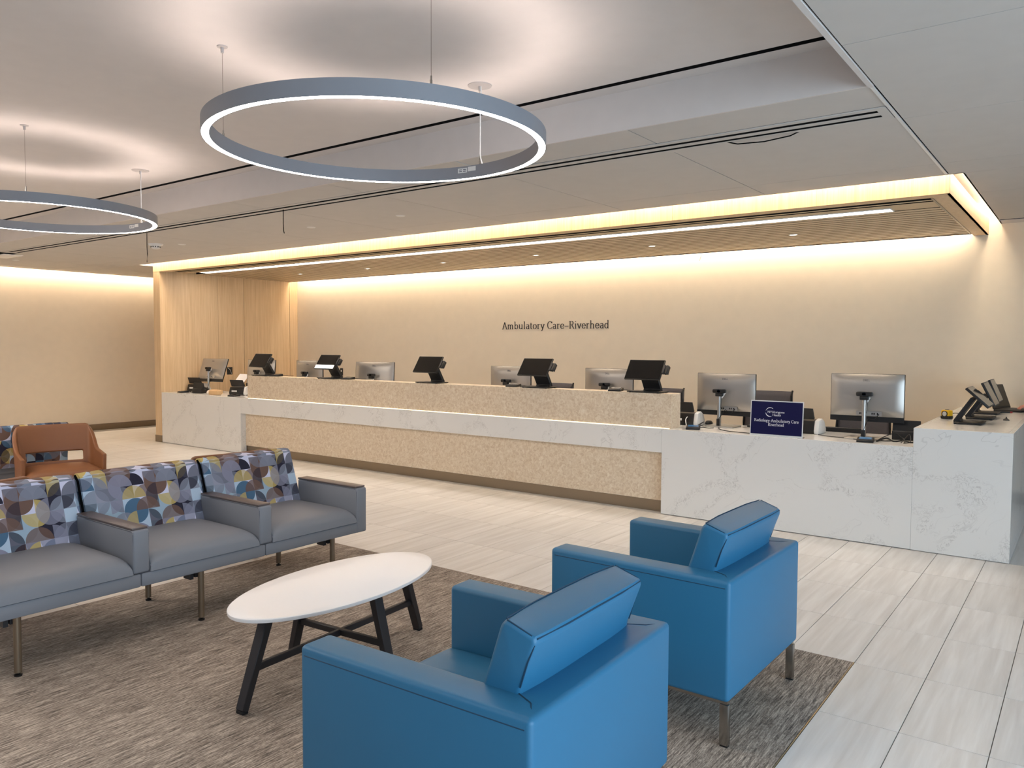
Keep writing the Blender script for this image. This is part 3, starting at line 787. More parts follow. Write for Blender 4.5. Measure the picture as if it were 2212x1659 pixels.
# ------------------------------------------------------------------ waiting-room bench sofas
def sofa(loc, rz, label, n=3, side=1):
    """front faces +X, runs along Y; local origin at floor, x=0 the front plane, y=0 the +Y end arm centre; goes to -Y"""
    t = thing('bench_sofa', label, 'sofa', loc, rz, 'patterned bench sofas')
    P = .735; aw = .085
    ends = -P * n
    for k in range(n):
        y1 = -P * k - aw / 2; y0 = -P * (k + 1) + aw / 2
        # rail under each seat
        MB().box(-.60, -.004, -P * (k + 1) + (0 if k < n - 1 else -.03), -P * k - (.0 if k else -.03) - .001, .275, .345, .010, 2).build('seat_rail', 'grey_leather', t)
        b = bmesh.new(); bmesh.ops.create_grid(b, x_segments=20, y_segments=20, size=1)
        for v in b.verts:
            x, y_ = math.sin(v.co.x * PI / 2), math.sin(v.co.y * PI / 2); ex = 1 - abs(x) ** 7; ey = 1 - abs(y_) ** 8
            v.co = Vector((-.315 + x * .318, (y0 + y1) / 2 + y_ * (y1 - y0) / 2 * (.997), .347 + .098 * (max(0, ex) ** .34) * (max(0, ey) ** .25) * (1 - .02 * x)))
        mm = MB(); mm._add(b); s = mm.build('seat_cushion', 'grey_leather', t)
        MB().tube([(-.01, y0 + .006, .348), (-.012, y0 + .006, .385), (-.035, y0 + .008, .425), (-.12, y0 + .010, .443), (-.45, y0 + .012, .44)], .0025, 5).build('piping', 'grey_seam', s)
        # backrest: leaning slab with rounded top, patterned front
        yy0, yy1 = -P * (k + 1) + .006, -P * k - .006
        if k == 0: yy1 = -.035
        prof = [(-.56, .40), (-.672, .735), (-.680, .758), (-.700, .772), (-.735, .772), (-.752, .755), (-.755, .73), (-.70, .40)]
        b = bmesh.new(); rows = []; N = 12
        for i in range(N + 1):
            u = i / N; yy = yy0 + (yy1 - yy0) * u; e = 1 - abs(2 * u - 1) ** 6
            rows.append([b.verts.new((p[0] + (.016 * e if p[0] > -.69 else -.004 * e), yy, p[1] + (.005 * e if p[1] > .74 else 0))) for p in prof])
        for A, B in zip(rows, rows[1:]):
            for q in range(len(prof)): b.faces.new((A[q], A[(q + 1) % len(prof)], B[(q + 1) % len(prof)], B[q]))
        b.faces.new(rows[0]); b.faces.new(rows[-1]); bmesh.ops.recalc_face_normals(b, faces=b.faces)
        bmesh.ops.bevel(b, geom=[e for e in b.edges if len(e.link_faces) == 2 and e.calc_face_angle(0) > 1.0 and abs(e.verts[0].co.y - e.verts[1].co.y) < .001], offset=.010, segments=3, affect='EDGES')
        mm = MB(); mm._add(b)
        yc = (yy0 + yy1) / 2
        bk = mm.build('backrest', 'pattern_fabric', t, keep_uv=lambda co, nrm, yc=yc, k=k: (co.y - yc + 5.4, (co.z if co.z < .76 or nrm.z < .7 else .76 + (-.69 - co.x)) + 3.1 * 1 if nrm.x > -.5 else co.z + 6))
        if k < n - 1:
            MB().tube([(-.555, yy0 - .006, .42), (-.668, yy0 - .006, .74), (-.70, yy0 - .006, .768)], .007, 6).build('back_gap', 'black_matt', t)
    for k in range(n + 1):
        yc = -P * k
        zb = .275 if k == 0 or k == n else .347
        ar = MB().box(-.60, .0, yc - aw / 2, yc + aw / 2, zb, .567, .012, 3).build('arm', 'grey_leather', t)
        MB().box(-.60, -.015, yc - aw / 2 + .002, yc + aw / 2 - .002, .567, .578, .003, 2).build('arm_cap', 'arm_cap', ar)
        for s in (-1, 1):
            MB().tube([(-.008, yc + s * (aw / 2 - .004), zb + .01), (-.006, yc + s * (aw / 2 - .003), .545), (-.02, yc + s * (aw / 2 - .001), .562), (-.5, yc + s * (aw / 2 - .001), .562)], .0018, 5).build('piping', 'grey_seam', ar)
    for ly in (-.21, -1.122, -2.025):
        for lx, nm in ((-.045, 0), (-.595, 1)):
            lg = MB().tube([(lx, ly, .018), (lx, ly, .272)], .0165, 16).build('leg', 'bronze', t)
            MB().lathe([(0, 0), (.016, 0), (.017, .008), (.006, .011), (.006, .02), (0, .02)], (lx, ly, 0), 14).build('glide', 'black_plastic', lg)
        MB().box(-.58, -.065, ly - .02, ly + .02, .235, .273).box(-.14, -.075, ly - .045, ly - .025, .225, .274).build('cross_beam', 'dark_metal', t, smooth=False)
    MB().box(-.35, -.30, -P * n, 0, .24, .275).build('long_beam', 'dark_metal', t, smooth=False)
    return t
so = sofa((-3.80, 3.475, .002), 0, 'grey three-seat bench sofa with patterned backrests beside the oval table')
copy_tree(so, loc=(-8.35, 1.15, 0), rz=R(180), label='patterned bench sofa seen from behind, beyond the brown chairs')

# ------------------------------------------------------------------ brown leather tub chairs
def tub_chair(loc, rz, label):
    """faces +X"""
    t = thing('tub_chair', label, 'chair', loc, rz, 'brown leather tub chairs')
    b = bmesh.new(); NA, NZ = 44, 12; grid = {}
    def top(a):   # a: 0 at the back centre .. 1 at the arm tips
        if a < .42: return .775
        if a < .72:
            u = (a - .42) / .30; return .775 - .205 * (u * u * (3 - 2 * u))
        return .57 - .02 * (a - .72) / .28
    for i in range(NA + 1):
        s = (2 * i / NA - 1); a = abs(s)
        # plan: rounded U, open to +X
        if a < .42: px_ = -.245 - .035 * math.cos(a / .42 * PI / 2); py_ = .255 * (a / .42)
        elif a < .60: u = (a - .42) / .18; px_ = -.245 + .075 * (1 - math.cos(u * PI / 2)) ; py_ = .255 + .045 * math.sin(u * PI / 2)
        else: u = (a - .60) / .40; px_ = -.17 + .37 * u; py_ = .30
        for j in range(NZ + 1):
            z = .30 + (top(a) - .30) * j / NZ
            lean = max(0, (z - .45)) * .30
            ox = px_ - lean * (1 if a < .5 else max(0, 1 - (a - .5) * 3)); oy = (py_ + lean * .12) * (1 if s > 0 else -1)
            grid[i, j] = b.verts.new((ox, oy, z))
    for i in range(NA):
        for j in range(NZ):
            a = abs(2 * (i + .5) / NA - 1); z = (grid[i, j].co.z + grid[i, j + 1].co.z) / 2
            if a < .36 and .44 < z < .535: continue
            b.faces.new((grid[i, j], grid[i + 1, j], grid[i + 1, j + 1], grid[i, j + 1]))
    bmesh.ops.delete(b, geom=[v for v in b.verts if not v.link_faces], context='VERTS')
    mm = MB(); mm._add(b); sh = mm.build('back_shell', 'brown_leather', t, fix=False)
    so_ = sh.modifiers.new('thick', 'SOLIDIFY'); so_.thickness = .032; so_.offset = 0
    bv = sh.modifiers.new('soft', 'BEVEL'); bv.width = .010; bv.segments = 3; bv.limit_method = 'ANGLE'; bv.angle_limit = R(50)
    # seam along the rim
    rim = []
    for i in range(NA + 1):
        s = (2 * i / NA - 1); v = grid[i, NZ].co if grid[i, NZ].is_valid else None
    b2 = bmesh.new(); bmesh.ops.create_grid(b2, x_segments=18, y_segments=18, size=1)
    for v in b2.verts:
        x, y_ = math.sin(v.co.x * PI / 2), math.sin(v.co.y * PI / 2); e = (max(0, 1 - abs(x) ** 5) ** .4) * (max(0, 1 - abs(y_) ** 5) ** .35)
        wdt = .285 if x < .2 else .285 + .02 * (x - .2)
        v.co = Vector((.015 + x * .265 - .0 * abs(y_), y_ * wdt, .37 + .085 * e))
    g3 = bmesh.ops.extrude_face_region(b2, geom=b2.faces[:])
    for v in [q for q in g3['geom'] if isinstance(q, bmesh.types.BMVert)]: v.co.z = .30
    mm = MB(); mm._add(b2); mm.build('seat_cushion', 'brown_leather', t)
    MB().box(-.22, .25, -.26, .26, .27, .30).build('seat_frame', 'brown_dark', t, smooth=False)
    for sx in (-1, 1):
        for sy in (-1, 1):
            bar(MB(), (sx * .22, sy * .24, 0), (sx * .19, sy * .21, .275), .026, .026, 1.4).build('leg', 'brown_dark', t)
    return t
c1 = tub_chair((-7.10, 3.05, 0), R(-14), 'brown leather tub chair facing the room, cut-out back fully visible')
copy_tree(c1, loc=(-4.95, 3.09, 0), rz=R(176), label='brown leather tub chair directly behind the sofa, only its curved rim showing')
copy_tree(c1, loc=(-4.98, 1.53, 0), rz=R(184), label='brown leather tub chair behind the sofa at the left picture edge')
st = thing('side_table', 'low square table with brown top at the left edge between brown chairs', 'table', (-6.78, 2.0, 0))
MB().box(-.28, .28, -.28, .28, .50, .525, .004).build('tabletop', 'arm_cap', st)
MB().tube([(0, 0, .02), (0, 0, .50)], .025, 16).build('pedestal', 'dark_metal', st); MB().box(-.2, .2, -.2, .2, 0, .02, .004).build('base', 'dark_metal', st)

# ------------------------------------------------------------------ desk equipment
def monitor(loc, rz, tilt, zb, zt, label, width=.553, pole_dx=0, post=True, logo=True):
    """back of the monitor towards -Y; origin on the worktop; zb/zt heights of the panel above it"""
    t = thing('monitor', label, 'monitor', loc, rz, 'computer monitors on the reception desk')
    w = width / 2; hgt = zt - zb; zc = (zb + zt) / 2
    Rm = Matrix.Translation((0, .0, zc)) @ Matrix.Rotation(tilt, 4, 'X') @ Matrix.Translation((0, 0, -zc))
    m = MB(); m.box(-w, w, -.006, .012, zb, zt, .003, 1, mat=Rm); fr = m.build('screen', 'screen_black', t)
    # domed silver rear shell
    b = bmesh.new(); bmesh.ops.create_grid(b, x_segments=16, y_segments=12, size=1)
    for v in b.verts:
        x, y_ = v.co.x, v.co.y; e = (1 - x ** 4) * (1 - y_ ** 4)
        v.co = Vector((x * (w - .004), -.007 - .028 * e ** .6, zb + .04 + (zt - zb - .043) * (y_ + 1) / 2))
    bmesh.ops.transform(b, matrix=Rm, verts=b.verts); mm = MB(); mm._add(b); sh = mm.build('rear_shell', 'silver_shell', t)
    MB().box(-w, w, -.010, -.0062, zb, zb + .042, mat=Rm).build('chin', 'black_plastic', t, smooth=False)
    MB().box(-.10 + .03, .12 + .0, -.0375, -.030, zb + .05, zb + .085, mat=Rm).build('port_bay', 'silver', t, smooth=False)
    pm = MB()
    for x in (-.045, -.03, -.015, .045, .06, .085): pm.box(x, x + .008, -.039, -.037, zb + .06, zb + .074, mat=Rm)
    pm.build('port', 'black_matt', t, smooth=False)
    MB().lathe([(0, -.012), (.045, -.010), (.048, 0), (0, 0)], n=20, mat=Rm @ Matrix.Translation((0, -.032, zc + .03)) @ Matrix.Rotation(R(-90), 4, 'X') @ Matrix.Scale(-1, 4, (0, 0, 1))).build('mount_disc', 'white_plastic', t)
    if logo:
        lo = T('logo', 'DELL', .024, 'grey_seam', (0, 0, 0), (0, 0, 0), t, .0006)
        lo.matrix_local = Rm @ Matrix.Translation((0, -.0345, zt - .058)) @ Matrix.Rotation(R(90), 4, 'X')
    if post:
        y_ = -.085
        MB().box(-.13, .13, y_ - .08, y_ + .14, 0, .012, .004).build('base_plate', 'silver', t)
        MB().tube([(pole_dx, y_, .01), (pole_dx, y_, zc - .015)], .017, 16).build('pole', 'silver', t)
        MB().box(pole_dx - .015, pole_dx + .015, y_ - .03, y_ - .016, .0, .075, .004).build('clamp', 'black_plastic', t)
        MB().tube([(pole_dx + .016, y_, zc - .03), (pole_dx + .03, y_ + .02, zc), (0.01, -.045, zc + .03)], .010, 8).build('arm', 'white_plastic', t)
        MB().tube([(.10, -.04, zb + .066), (.07, -.05, zb + .02), (.03, -.09, .16), (pole_dx, -.10, .07)], .0035, 6).build('power_cable', 'black_plastic', t)
        MB().tube([(pole_dx + .018, y_ - .01, zc + .01), (pole_dx + .025, y_ - .01, zc - .05), (pole_dx + .019, y_ - .012, zc - .12)], .0018, 5).build('camera_cable', 'black_plastic', t)
    return t
def webcam(x, y, z, label, rz=0):
    t = thing('webcam', label, 'webcam', (x, y, z), rz, 'webcams clipped on monitor posts')
    MB().box(-.046, .046, -.018, .012, .022, .048, .008, 2).build('body', 'black_plastic', t)
    MB().lathe([(0, -.004), (.010, -.004), (.011, 0), (0, 0)], n=14, mat=Matrix.Translation((0, -.018, .035)) @ Matrix.Rotation(R(-90), 4, 'X') @ Matrix.Rotation(PI, 4, 'X')).build('lens', 'screen_black', t)
    MB().box(-.024, .024, -.018, .02, 0, .023, .004).build('clip', 'black_plastic', t)
    t.scale = (1.35, 1.35, 1.35)
    return t
mons = [  # x, y, rz, tilt, zb, zt, label
 (-2.70, 6.93, 0, 0, .10, .485, 'silver-backed monitor just right of the raised ledge, left of the blue sign'),
 (-1.455, 6.745, 0, 0, .135, .518, 'silver-backed monitor right of the blue sign, next to the white end block'),
 (-3.93, 6.93, 0, 0, .12, .505, 'silver-backed monitor half hidden behind the rightmost kiosk screen on the ledge'),
 (-5.17, 6.93, 0, 0, .12, .505, 'silver-backed monitor behind the ledge, fourth from the right end'),
 (-7.38, 6.98, R(18), R(-5), .12, .515, 'silver-backed monitor turned aside, alone between two kiosk screens'),
 (-8.60, 6.93, 0, 0, .12, .515, 'silver-backed monitor behind the kiosk whose screen shows a white band'),
 (-9.72, 6.95, R(8), R(-6), .12, .51, 'silver-backed monitor behind the leftmost kiosk screen'),
 (-10.86, 6.90, R(8), R(-20), .15, .52, 'silver-backed monitor on the low left end of the desk, tilted'),
]
for i, (x, y, rz, tl_, zb, zt, lb) in enumerate(mons):
    monitor((x, y, ZT), rz, tl_, zb, zt, lb, pole_dx=-.03 if i == 0 else .0)
    pdx = -.03 if i == 0 else 0
    c, s_ = math.cos(rz), math.sin(rz); zc = (zb + zt) / 2
    webcam(x + c * pdx + s_ * .085, y - c * .085 + s_ * pdx, ZT + zc - .014, lb.replace('silver-backed monitor', 'black webcam on the post of the monitor', 1)[:90] if False else ['black webcam left of the blue sign', 'black webcam right of the blue sign', 'black webcam beside the rightmost ledge kiosk', 'black webcam beside the silvery reflecting kiosk', 'black webcam on the turned lone monitor post', 'black webcam left of the white-banded kiosk screen', 'black webcam under the leftmost kiosk screen', 'black webcam on the low left end of the desk'][i])

def kiosk(loc, rz, label, tilt=0):
    """screen faces -Y"""
    t = thing('kiosk_terminal', label, 'touch screen', loc, rz, 'black touch screen terminals')
    MB().box(-.165, .165, -.10, .09, .004, .014, .004, 2).build('base', 'black_plastic', t)
    fm = MB()
    for x in (-.14, .14):
        for y in (-.085, .08): fm.lathe([(0, 0), (.010, 0), (.010, .005), (0, .005)], (x, y, 0), 10)
    fm.build('foot', 'rubber', t)
    # bent neck: from the rear of the base up and forward to the screen
    MB().prism([(.095, .004), (.103, .014), (.098, .03), (-.012, .205), (-.04, .19), (.062, .03), (.05, .013)], -.075, .10, 'x', .003, 1).build('neck', 'black_plastic', t)
    Rm = Matrix.Translation((0, -.065, .207)) @ Matrix.Rotation(R(-34 + tilt), 4, 'X')
    s = MB().box(-.178, .178, -.009, .009, -.105, .105, .004, 2, mat=Rm).build('screen', 'black_plastic', t)
    MB().box(-.172, .172, -.0105, -.0088, -.098, .099, mat=Rm).build('glass', 'screen_black', s, smooth=False)
    MB().box(.178, .196, -.012, .016, -.035, .055, .003, 1, mat=Rm).build('reader_mount', 'dark_metal', t)
    MB().box(.196, .222, -.004, .022, -.035, .055, .004, 1, mat=Rm).box(.222, .229, .002, .030, -.03, .05, .002, 1, mat=Rm).build('card_reader', 'black_plastic', t)
    return t
ks = [(-9.0, 0, 'black touch screen terminal nearest the wooden wall, leftmost on the ledge'),
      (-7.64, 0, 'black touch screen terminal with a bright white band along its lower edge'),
      (-5.945, 0, 'black touch screen terminal standing alone at the middle of the ledge'),
      (-4.49, -3, 'black touch screen terminal second from the right end of the ledge'),
      (-3.275, 0, 'black touch screen terminal at the right end of the stone ledge')]
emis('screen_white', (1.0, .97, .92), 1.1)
for x, tl_, lb in ks:
    k_ = kiosk((x, 6.495, ZR), 0, lb, tl_)
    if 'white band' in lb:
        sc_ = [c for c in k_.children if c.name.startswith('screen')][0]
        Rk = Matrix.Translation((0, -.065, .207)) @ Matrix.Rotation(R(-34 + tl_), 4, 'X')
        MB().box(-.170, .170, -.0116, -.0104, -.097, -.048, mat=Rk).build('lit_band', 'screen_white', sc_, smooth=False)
for x, y, lb, tl_ in ((-.765, 7.02, 'black touch screen terminal seen from the side on the white block, nearest', -13), (-.745, 7.56, 'black touch screen terminal seen from the side on the white block, middle of three', 8), (-.76, 8.16, 'black touch screen terminal seen from the side on the white block, farthest', 12)):
    kiosk((x, y, ZB), R(90), lb, tl_)

def pin_pad(x, y, z, rz, label, screen='screen_black'):
    t = thing('signature_pad', label, 'card reader', (x, y, z), rz, 'signature pads on the desk')
    MB().prism([(-.065, 0), (-.065, .016), (.055, .032), (.065, .026), (.065, 0)], -.06, .06, 'x', .003, 1).build('body', 'black_plastic', t)
    Rm = Matrix.Translation((0, .0, .0262)) @ Matrix.Rotation(math.atan2(.016, .12), 4, 'X')
    MB().box(-.045, .045, -.02, .045, -.002, .001, mat=Rm).build('screen', screen, t, smooth=False)
    MB().box(-.055, .055, -.058, -.03, -.002, .0015, mat=Rm).build('keypad', 'dark_metal', t, smooth=False)
    MB().tube([(.04, .05, .012), (.08, .09, .01), (.13, .10, .004), (.17, .14, .0035)], .0032, 6).build('cable', 'black_plastic', t)
    return t
pin_pad(-2.83, 6.50, ZT, R(20), 'black signature pad beside the end of the raised ledge', 'screen_blue')
pin_pad(-1.40, 6.475, ZT, R(8), 'black signature pad with blue lit screen in front of the right monitor', 'screen_blue')
pin_pad(-3.60, 6.48, ZR, R(15), 'black signature pad on the ledge left of the rightmost terminal')
pin_pad(-4.80, 6.48, ZR, R(10), 'black signature pad on the ledge left of the silvery terminal')
pin_pad(-7.33, 6.49, ZR, R(14), 'black signature pad on the ledge right of the white-banded terminal')
pin_pad(-8.74, 6.49, ZR, R(14), 'black signature pad on the ledge right of the leftmost terminal')
pin_pad(-9.72, 6.50, ZT, R(12), 'black signature pad in the corner left of the raised ledge')
pin_pad(-11.02, 6.50, ZT, R(-10), 'black signature pad on the desk near the wooden wall')

def scanner(x, y, z, rz, label):
    t = thing('document_scanner', label, 'scanner', (x, y, z), rz, 'document scanners on the desk')
    MB().prism([(-.09, 0), (-.10, .03), (-.075, .11), (.02, .118), (.09, .05), (.09, 0)], -.145, .11, 'x', .006, 2).build('body', 'black_plastic', t)
    MB().prism([(-.095, 0), (-.10, .03), (-.075, .115), (.0, .13), (.06, .10), (.10, .04), (.10, 0)], .11, .15, 'x', .008, 2).build('side_cover', 'white_plastic', t)
    MB().prism([(-.06, .12), (-.10, .215), (-.092, .217), (-.04, .13)], -.13, .10, 'x', .002, 1).build('feeder_tray', 'black_plastic', t)
    MB().box(-.09, .0, -.106, -.1, .045, .065).build('front_label', 'white_plastic', t, smooth=False)
    return t
scanner(-3.06, 6.86, ZT, R(2), 'black and white document scanner beside the end of the stone ledge')
scanner(-1.97, 6.85, ZT, R(-3), 'black and white document scanner behind the blue sign')
scanner(-11.18, 6.86, ZT, R(16), 'black and white document scanner nearest the wooden wall')
scanner(-9.98, 6.80, ZT, R(16), 'black and white document scanner in the corner left of the ledge')

def phone(x, y, z, rz, label):
    t = thing('desk_phone', label, 'phone', (x, y, z), rz, 'black desk phones')
    MB().prism([(-.09, 0), (-.09, .02), (.07, .075), (.09, .07), (.09, 0)], -.09, .10, 'x', .004, 1).build('body', 'black_plastic', t)
    MB().prism([(.02, .06), (.05, .155), (.06, .155), (.075, .07)], -.10, .10, 'x', .003, 1).build('display', 'black_plastic', t)
    MB().tube([(-.075, -.07, .045), (-.075, -.05, .058), (-.075, .03, .085), (-.075, .055, .085)], .017, 10).build('handset', 'black_plastic', t)
    return t
phone(-1.17, 6.86, ZT, R(180), 'black desk phone tucked beside the white end block')
phone(-10.72, 6.62, ZT, R(190), 'black desk phone in front of the tilted left monitor')
MB_ = MB().box(-.22, .22, -.06, .06, 0, .018, .005, 1)
kb = tag(MB_.build('keyboard', 'black_plastic', loc=(-2.30, 7.04, ZT)), 'flat black keyboard between the blue sign and the monitor', 'keyboard')
kb2 = tag(MB().box(-.30, .22, -.02, .02, 0, .04, .005, 1).build('cable_tray', 'black_plastic', loc=(-1.75, 7.08, ZT)), 'black tray along the desk back edge behind the right monitor', 'tray')
kb3 = tag(MB().lathe([(0, .034), (.02, .032), (.032, .018), (.034, 0), (0, 0)], n=20, mat=Matrix.Scale(1.5, 4, (0, 1, 0))).build('computer_mouse', 'black_plastic', loc=(-2.90, 7.02, ZT)), 'black computer mouse behind the signature pad', 'mouse')
def cable(pts, label, r=.0035, mat='black_plastic'):
    # smooth the given points
    P = [Vector(p) for p in pts]; out = []
    for i in range(len(P) - 1):
        p0, p1, p2, p3 = P[max(i - 1, 0)], P[i], P[i + 1], P[min(i + 2, len(P) - 1)]
        for k in range(6):
            u = k / 6; out.append(.5 * ((2 * p1) + (p2 - p0) * u + (2 * p0 - 5 * p1 + 4 * p2 - p3) * u * u + (3 * p1 - p0 - 3 * p2 + p3) * u ** 3))
    out.append(P[-1])
    return tag(MB().tube(out, r, 6).build('cable', mat), label, 'cable')
z = ZT + .004
cable([(-2.72, 6.80, z), (-2.62, 6.60, z), (-2.50, 6.50, z), (-2.36, 6.47, z), (-2.30, 6.46, z)], 'black cable running from the left post to the blue sign')
cable([(-2.84, 6.56, z + .01), (-2.80, 6.66, z + .05), (-2.86, 6.72, z + .01), (-2.78, 6.80, z)], 'black cable looping over the signature pad beside the ledge')
cable([(-1.82, 6.72, z), (-1.72, 6.66, z), (-1.62, 6.62, z), (-1.54, 6.60, z), (-1.47, 6.55, z)], 'black cable from the scanner to the right signature pad')
cable([(-1.33, 6.52, z), (-1.28, 6.62, z + .02), (-1.22, 6.60, z), (-1.16, 6.62, z + .01), (-1.10, 6.60, z), (-1.07, 6.66, z)], 'black cable bundle between the right pad and the white block', .006)
cable([(-1.34, 6.56, z), (-1.25, 6.70, z + .05), (-1.17, 6.68, z + .02), (-1.14, 6.56, z)], 'thin black cable arching right of the right monitor post')
cable([(-1.16, 6.54, z), (-1.12, 6.62, z + .06), (-1.10, 6.56, z + .01), (-1.14, 6.52, z)], 'small loop of black cable beside the white end block', .003)
cable([(-11.02, 6.60, z), (-10.98, 6.68, z + .05), (-10.90, 6.66, z + .03), (-10.84, 6.70, z)], 'black cable curled beside the left desk phone', .005)
cable([(-.99, 7.30, ZB + .004), (-.93, 7.42, ZB + .04), (-.88, 7.52, ZB + .03), (-.84, 7.62, ZB + .004)], 'black cable behind the yellow tape measure')
cable([(-2.985, 6.72, z + .08), (-2.965, 6.64, z + .06), (-2.93, 6.58, z + .015)], 'white cable dropping from the scanner to the signature pad', .004, 'white_plastic')

# blue sign in an acrylic holder
sg = thing('table_sign', 'dark blue sign in a clear holder on the desk reading Radiology-Ambulatory Care Riverhead', 'sign', (-2.06, 6.372, ZT), 0)
Lm = Matrix.Rotation(R(-4), 4, 'X')
MB().box(-.214, .214, -.002, .004, .0, .292, mat=Lm).build('holder', 'white_plastic', sg, smooth=False)
MB().box(-.214, .214, .0, .07, 0, .003).build('holder_foot', 'clear_acrylic', sg, smooth=False)
MB().box(-.207, .207, -.0035, -.0021, .016, .284, mat=Lm).build('print', 'blue_print', sg, smooth=False)
def sign_text(txt, h, cx, z, sans=False):
    if sans:
        o = T('lettering', txt, h * 1.36, 'white_ink', (0, 0, 0), (0, 0, 0), sg, .0005, 'LEFT', 1)
        o.matrix_local = Lm @ Matrix.Translation((cx, -.0042, z)) @ Matrix.Rotation(R(90), 4, 'X')
    else:
        m, w = strokes(txt, h, .115, .06, .0008)
        o = m.build('lettering', 'white_ink', sg, smooth=False); o.matrix_local = Lm @ Matrix.Translation((cx - w / 2, -.0036, z))
    return o
sign_text('Radiology.Ambulatory Care', .0235, 0, .118)
sign_text('Riverhead', .0235, 0, .086)
sign_text('NYU', .019, -.073, .192, True); sign_text('Langone', .019, -.022, .192, True); sign_text('Health', .019, -.032, .168, True)
m = MB()
for a0, a1, wmax in ((50, 165, .0045), (190, 292, .006)):
    N = 18; L = []
    for i in range(N + 1):
        u = i / N; a = R(a0 + (a1 - a0) * u); w = wmax * math.sin(PI * min(1, max(0, u * .9 + .08))) + .0005
        L.append(((.036 - w / 2) * math.cos(a), (.036 - w / 2) * math.sin(a), (.036 + w / 2) * math.cos(a), (.036 + w / 2) * math.sin(a)))
    for A, B in zip(L, L[1:]): m.prism([(A[0], A[1]), (B[0], B[1]), (B[2], B[3]), (A[2], A[3])], -.0008, 0, 'y')
o = m.build('logo', 'white_ink', sg, smooth=False); o.matrix_local = Lm @ Matrix.Translation((-.052, -.0036, .199))

# wrapped paper packs
def pack(x, y, z, rz, label, L=.26):
    t = thing('paper_towel_pack', label, 'package', (x, y, z), rz, 'kraft paper packs on the desk')
    MB().box(-L / 2 + .07, L / 2, -.045, .045, 0, .062, .012, 2).build('paper', 'kraft', t)
    b = bmesh.new(); bmesh.ops.create_icosphere(b, subdivisions=2, radius=1)
    for v in b.verts:
        k = 1 + random.uniform(-.12, .12); v.co = Vector((-L / 2 + .05 + v.co.x * .05 * k, v.co.y * .047 * k, .0325 + v.co.z * .0315 * min(k, 1.03)))
    mm = MB(); mm._add(b); mm.build('wrapping', 'plastic_wrap', t)
    return t
pack(-10.22, 6.50, ZT, R(4), 'kraft paper pack with crumpled clear wrapping, in front')
pack(-10.42, 6.64, ZT, R(6), 'kraft paper pack lying behind the front one', .28)
tag(MB().box(-.12, .12, -.09, .09, 0, .0012, mat=Matrix.Rotation(R(50), 4, 'X') @ Matrix.Rotation(R(0), 4, 'Z')).build('paper_sheet', 'white_top', loc=(-10.17, 6.93, ZT + .22), smooth=False), 'white sheet standing in the scanner feeder left of the ledge', 'paper')

# tape measure
tp = thing('tape_measure', 'yellow and black tape measure on the white block', 'tape measure', (-.962, 7.33, ZB), R(-25))
MB().box(-.035, .035, -.03, .03, .020, .072, .010, 3).build('case', 'yellow_plastic', tp)
MB().box(-.037, .037, -.031, .031, 0, .026, .007, 2).build('grip', 'black_plastic', tp)
MB().lathe([(0, .001), (.018, .001), (.020, 0), (.024, 0), (.024, -.006), (0, -.006)], n=20, mat=Matrix.Translation((0, -.0315, .042)) @ Matrix.Rotation(R(90), 4, 'X')).build('face_disc', 'white_plastic', tp)
MB().lathe([(.0195, .0025), (.025, .0025), (.025, -.004), (.0195, -.004), (.0195, .0025)], n=20, mat=Matrix.Translation((0, -.0315, .042)) @ Matrix.Rotation(R(90), 4, 'X')).build('face_ring', 'black_plastic', tp)
MB().box(-.012, .014, -.012, .012, .070, .076, .003).build('lock_button', 'black_plastic', tp)
kn = thing('small_stand', 'tiny black round stand near the block front edge', 'stand', (-.555, 7.48, ZB))
MB().lathe([(0, 0), (.022, 0), (.022, .006), (.006, .016), (.003, .028), (0, .028)], n=20).build('knob', 'black_plastic', kn)

# laptop
lp = thing('laptop', 'open black laptop at the far end of the white block', 'laptop', (-.577, 8.635, ZB), R(70))
# display faces -Y locally (towards +X in the room)
MB().box(-.165, .165, -.13, .11, 0, .018, .004, 2).build('base', 'black_plastic', lp)
MB().box(-.155, .155, -.03, .09, .018, .0195).build('keyboard', 'dark_metal', lp, smooth=False)
Lr = Matrix.Translation((0, .11, .018)) @ Matrix.Rotation(R(-20), 4, 'X')
ld = MB().box(-.165, .165, -.004, .006, 0, .235, .003, 1, mat=Lr).build('lid', 'black_plastic', lp)
MB().box(-.158, .158, -.0052, -.0038, .018, .225, mat=Lr).build('display', 'screen_black', ld, smooth=False)
pen_ = tag(MB().tube([(-.055, 0, .006), (.04, 0, .006)], .006, 10).build('marker_pen', 'black_plastic', loc=(-.63, 8.33, ZB), rot=(0, 0, R(20))), 'small dark pen with red tip between the far terminal and the laptop', 'pen')
MB().tube([(.04, 0, .006), (.058, 0, .006)], .0065, 10).build('cap', 'red_plastic', pen_)

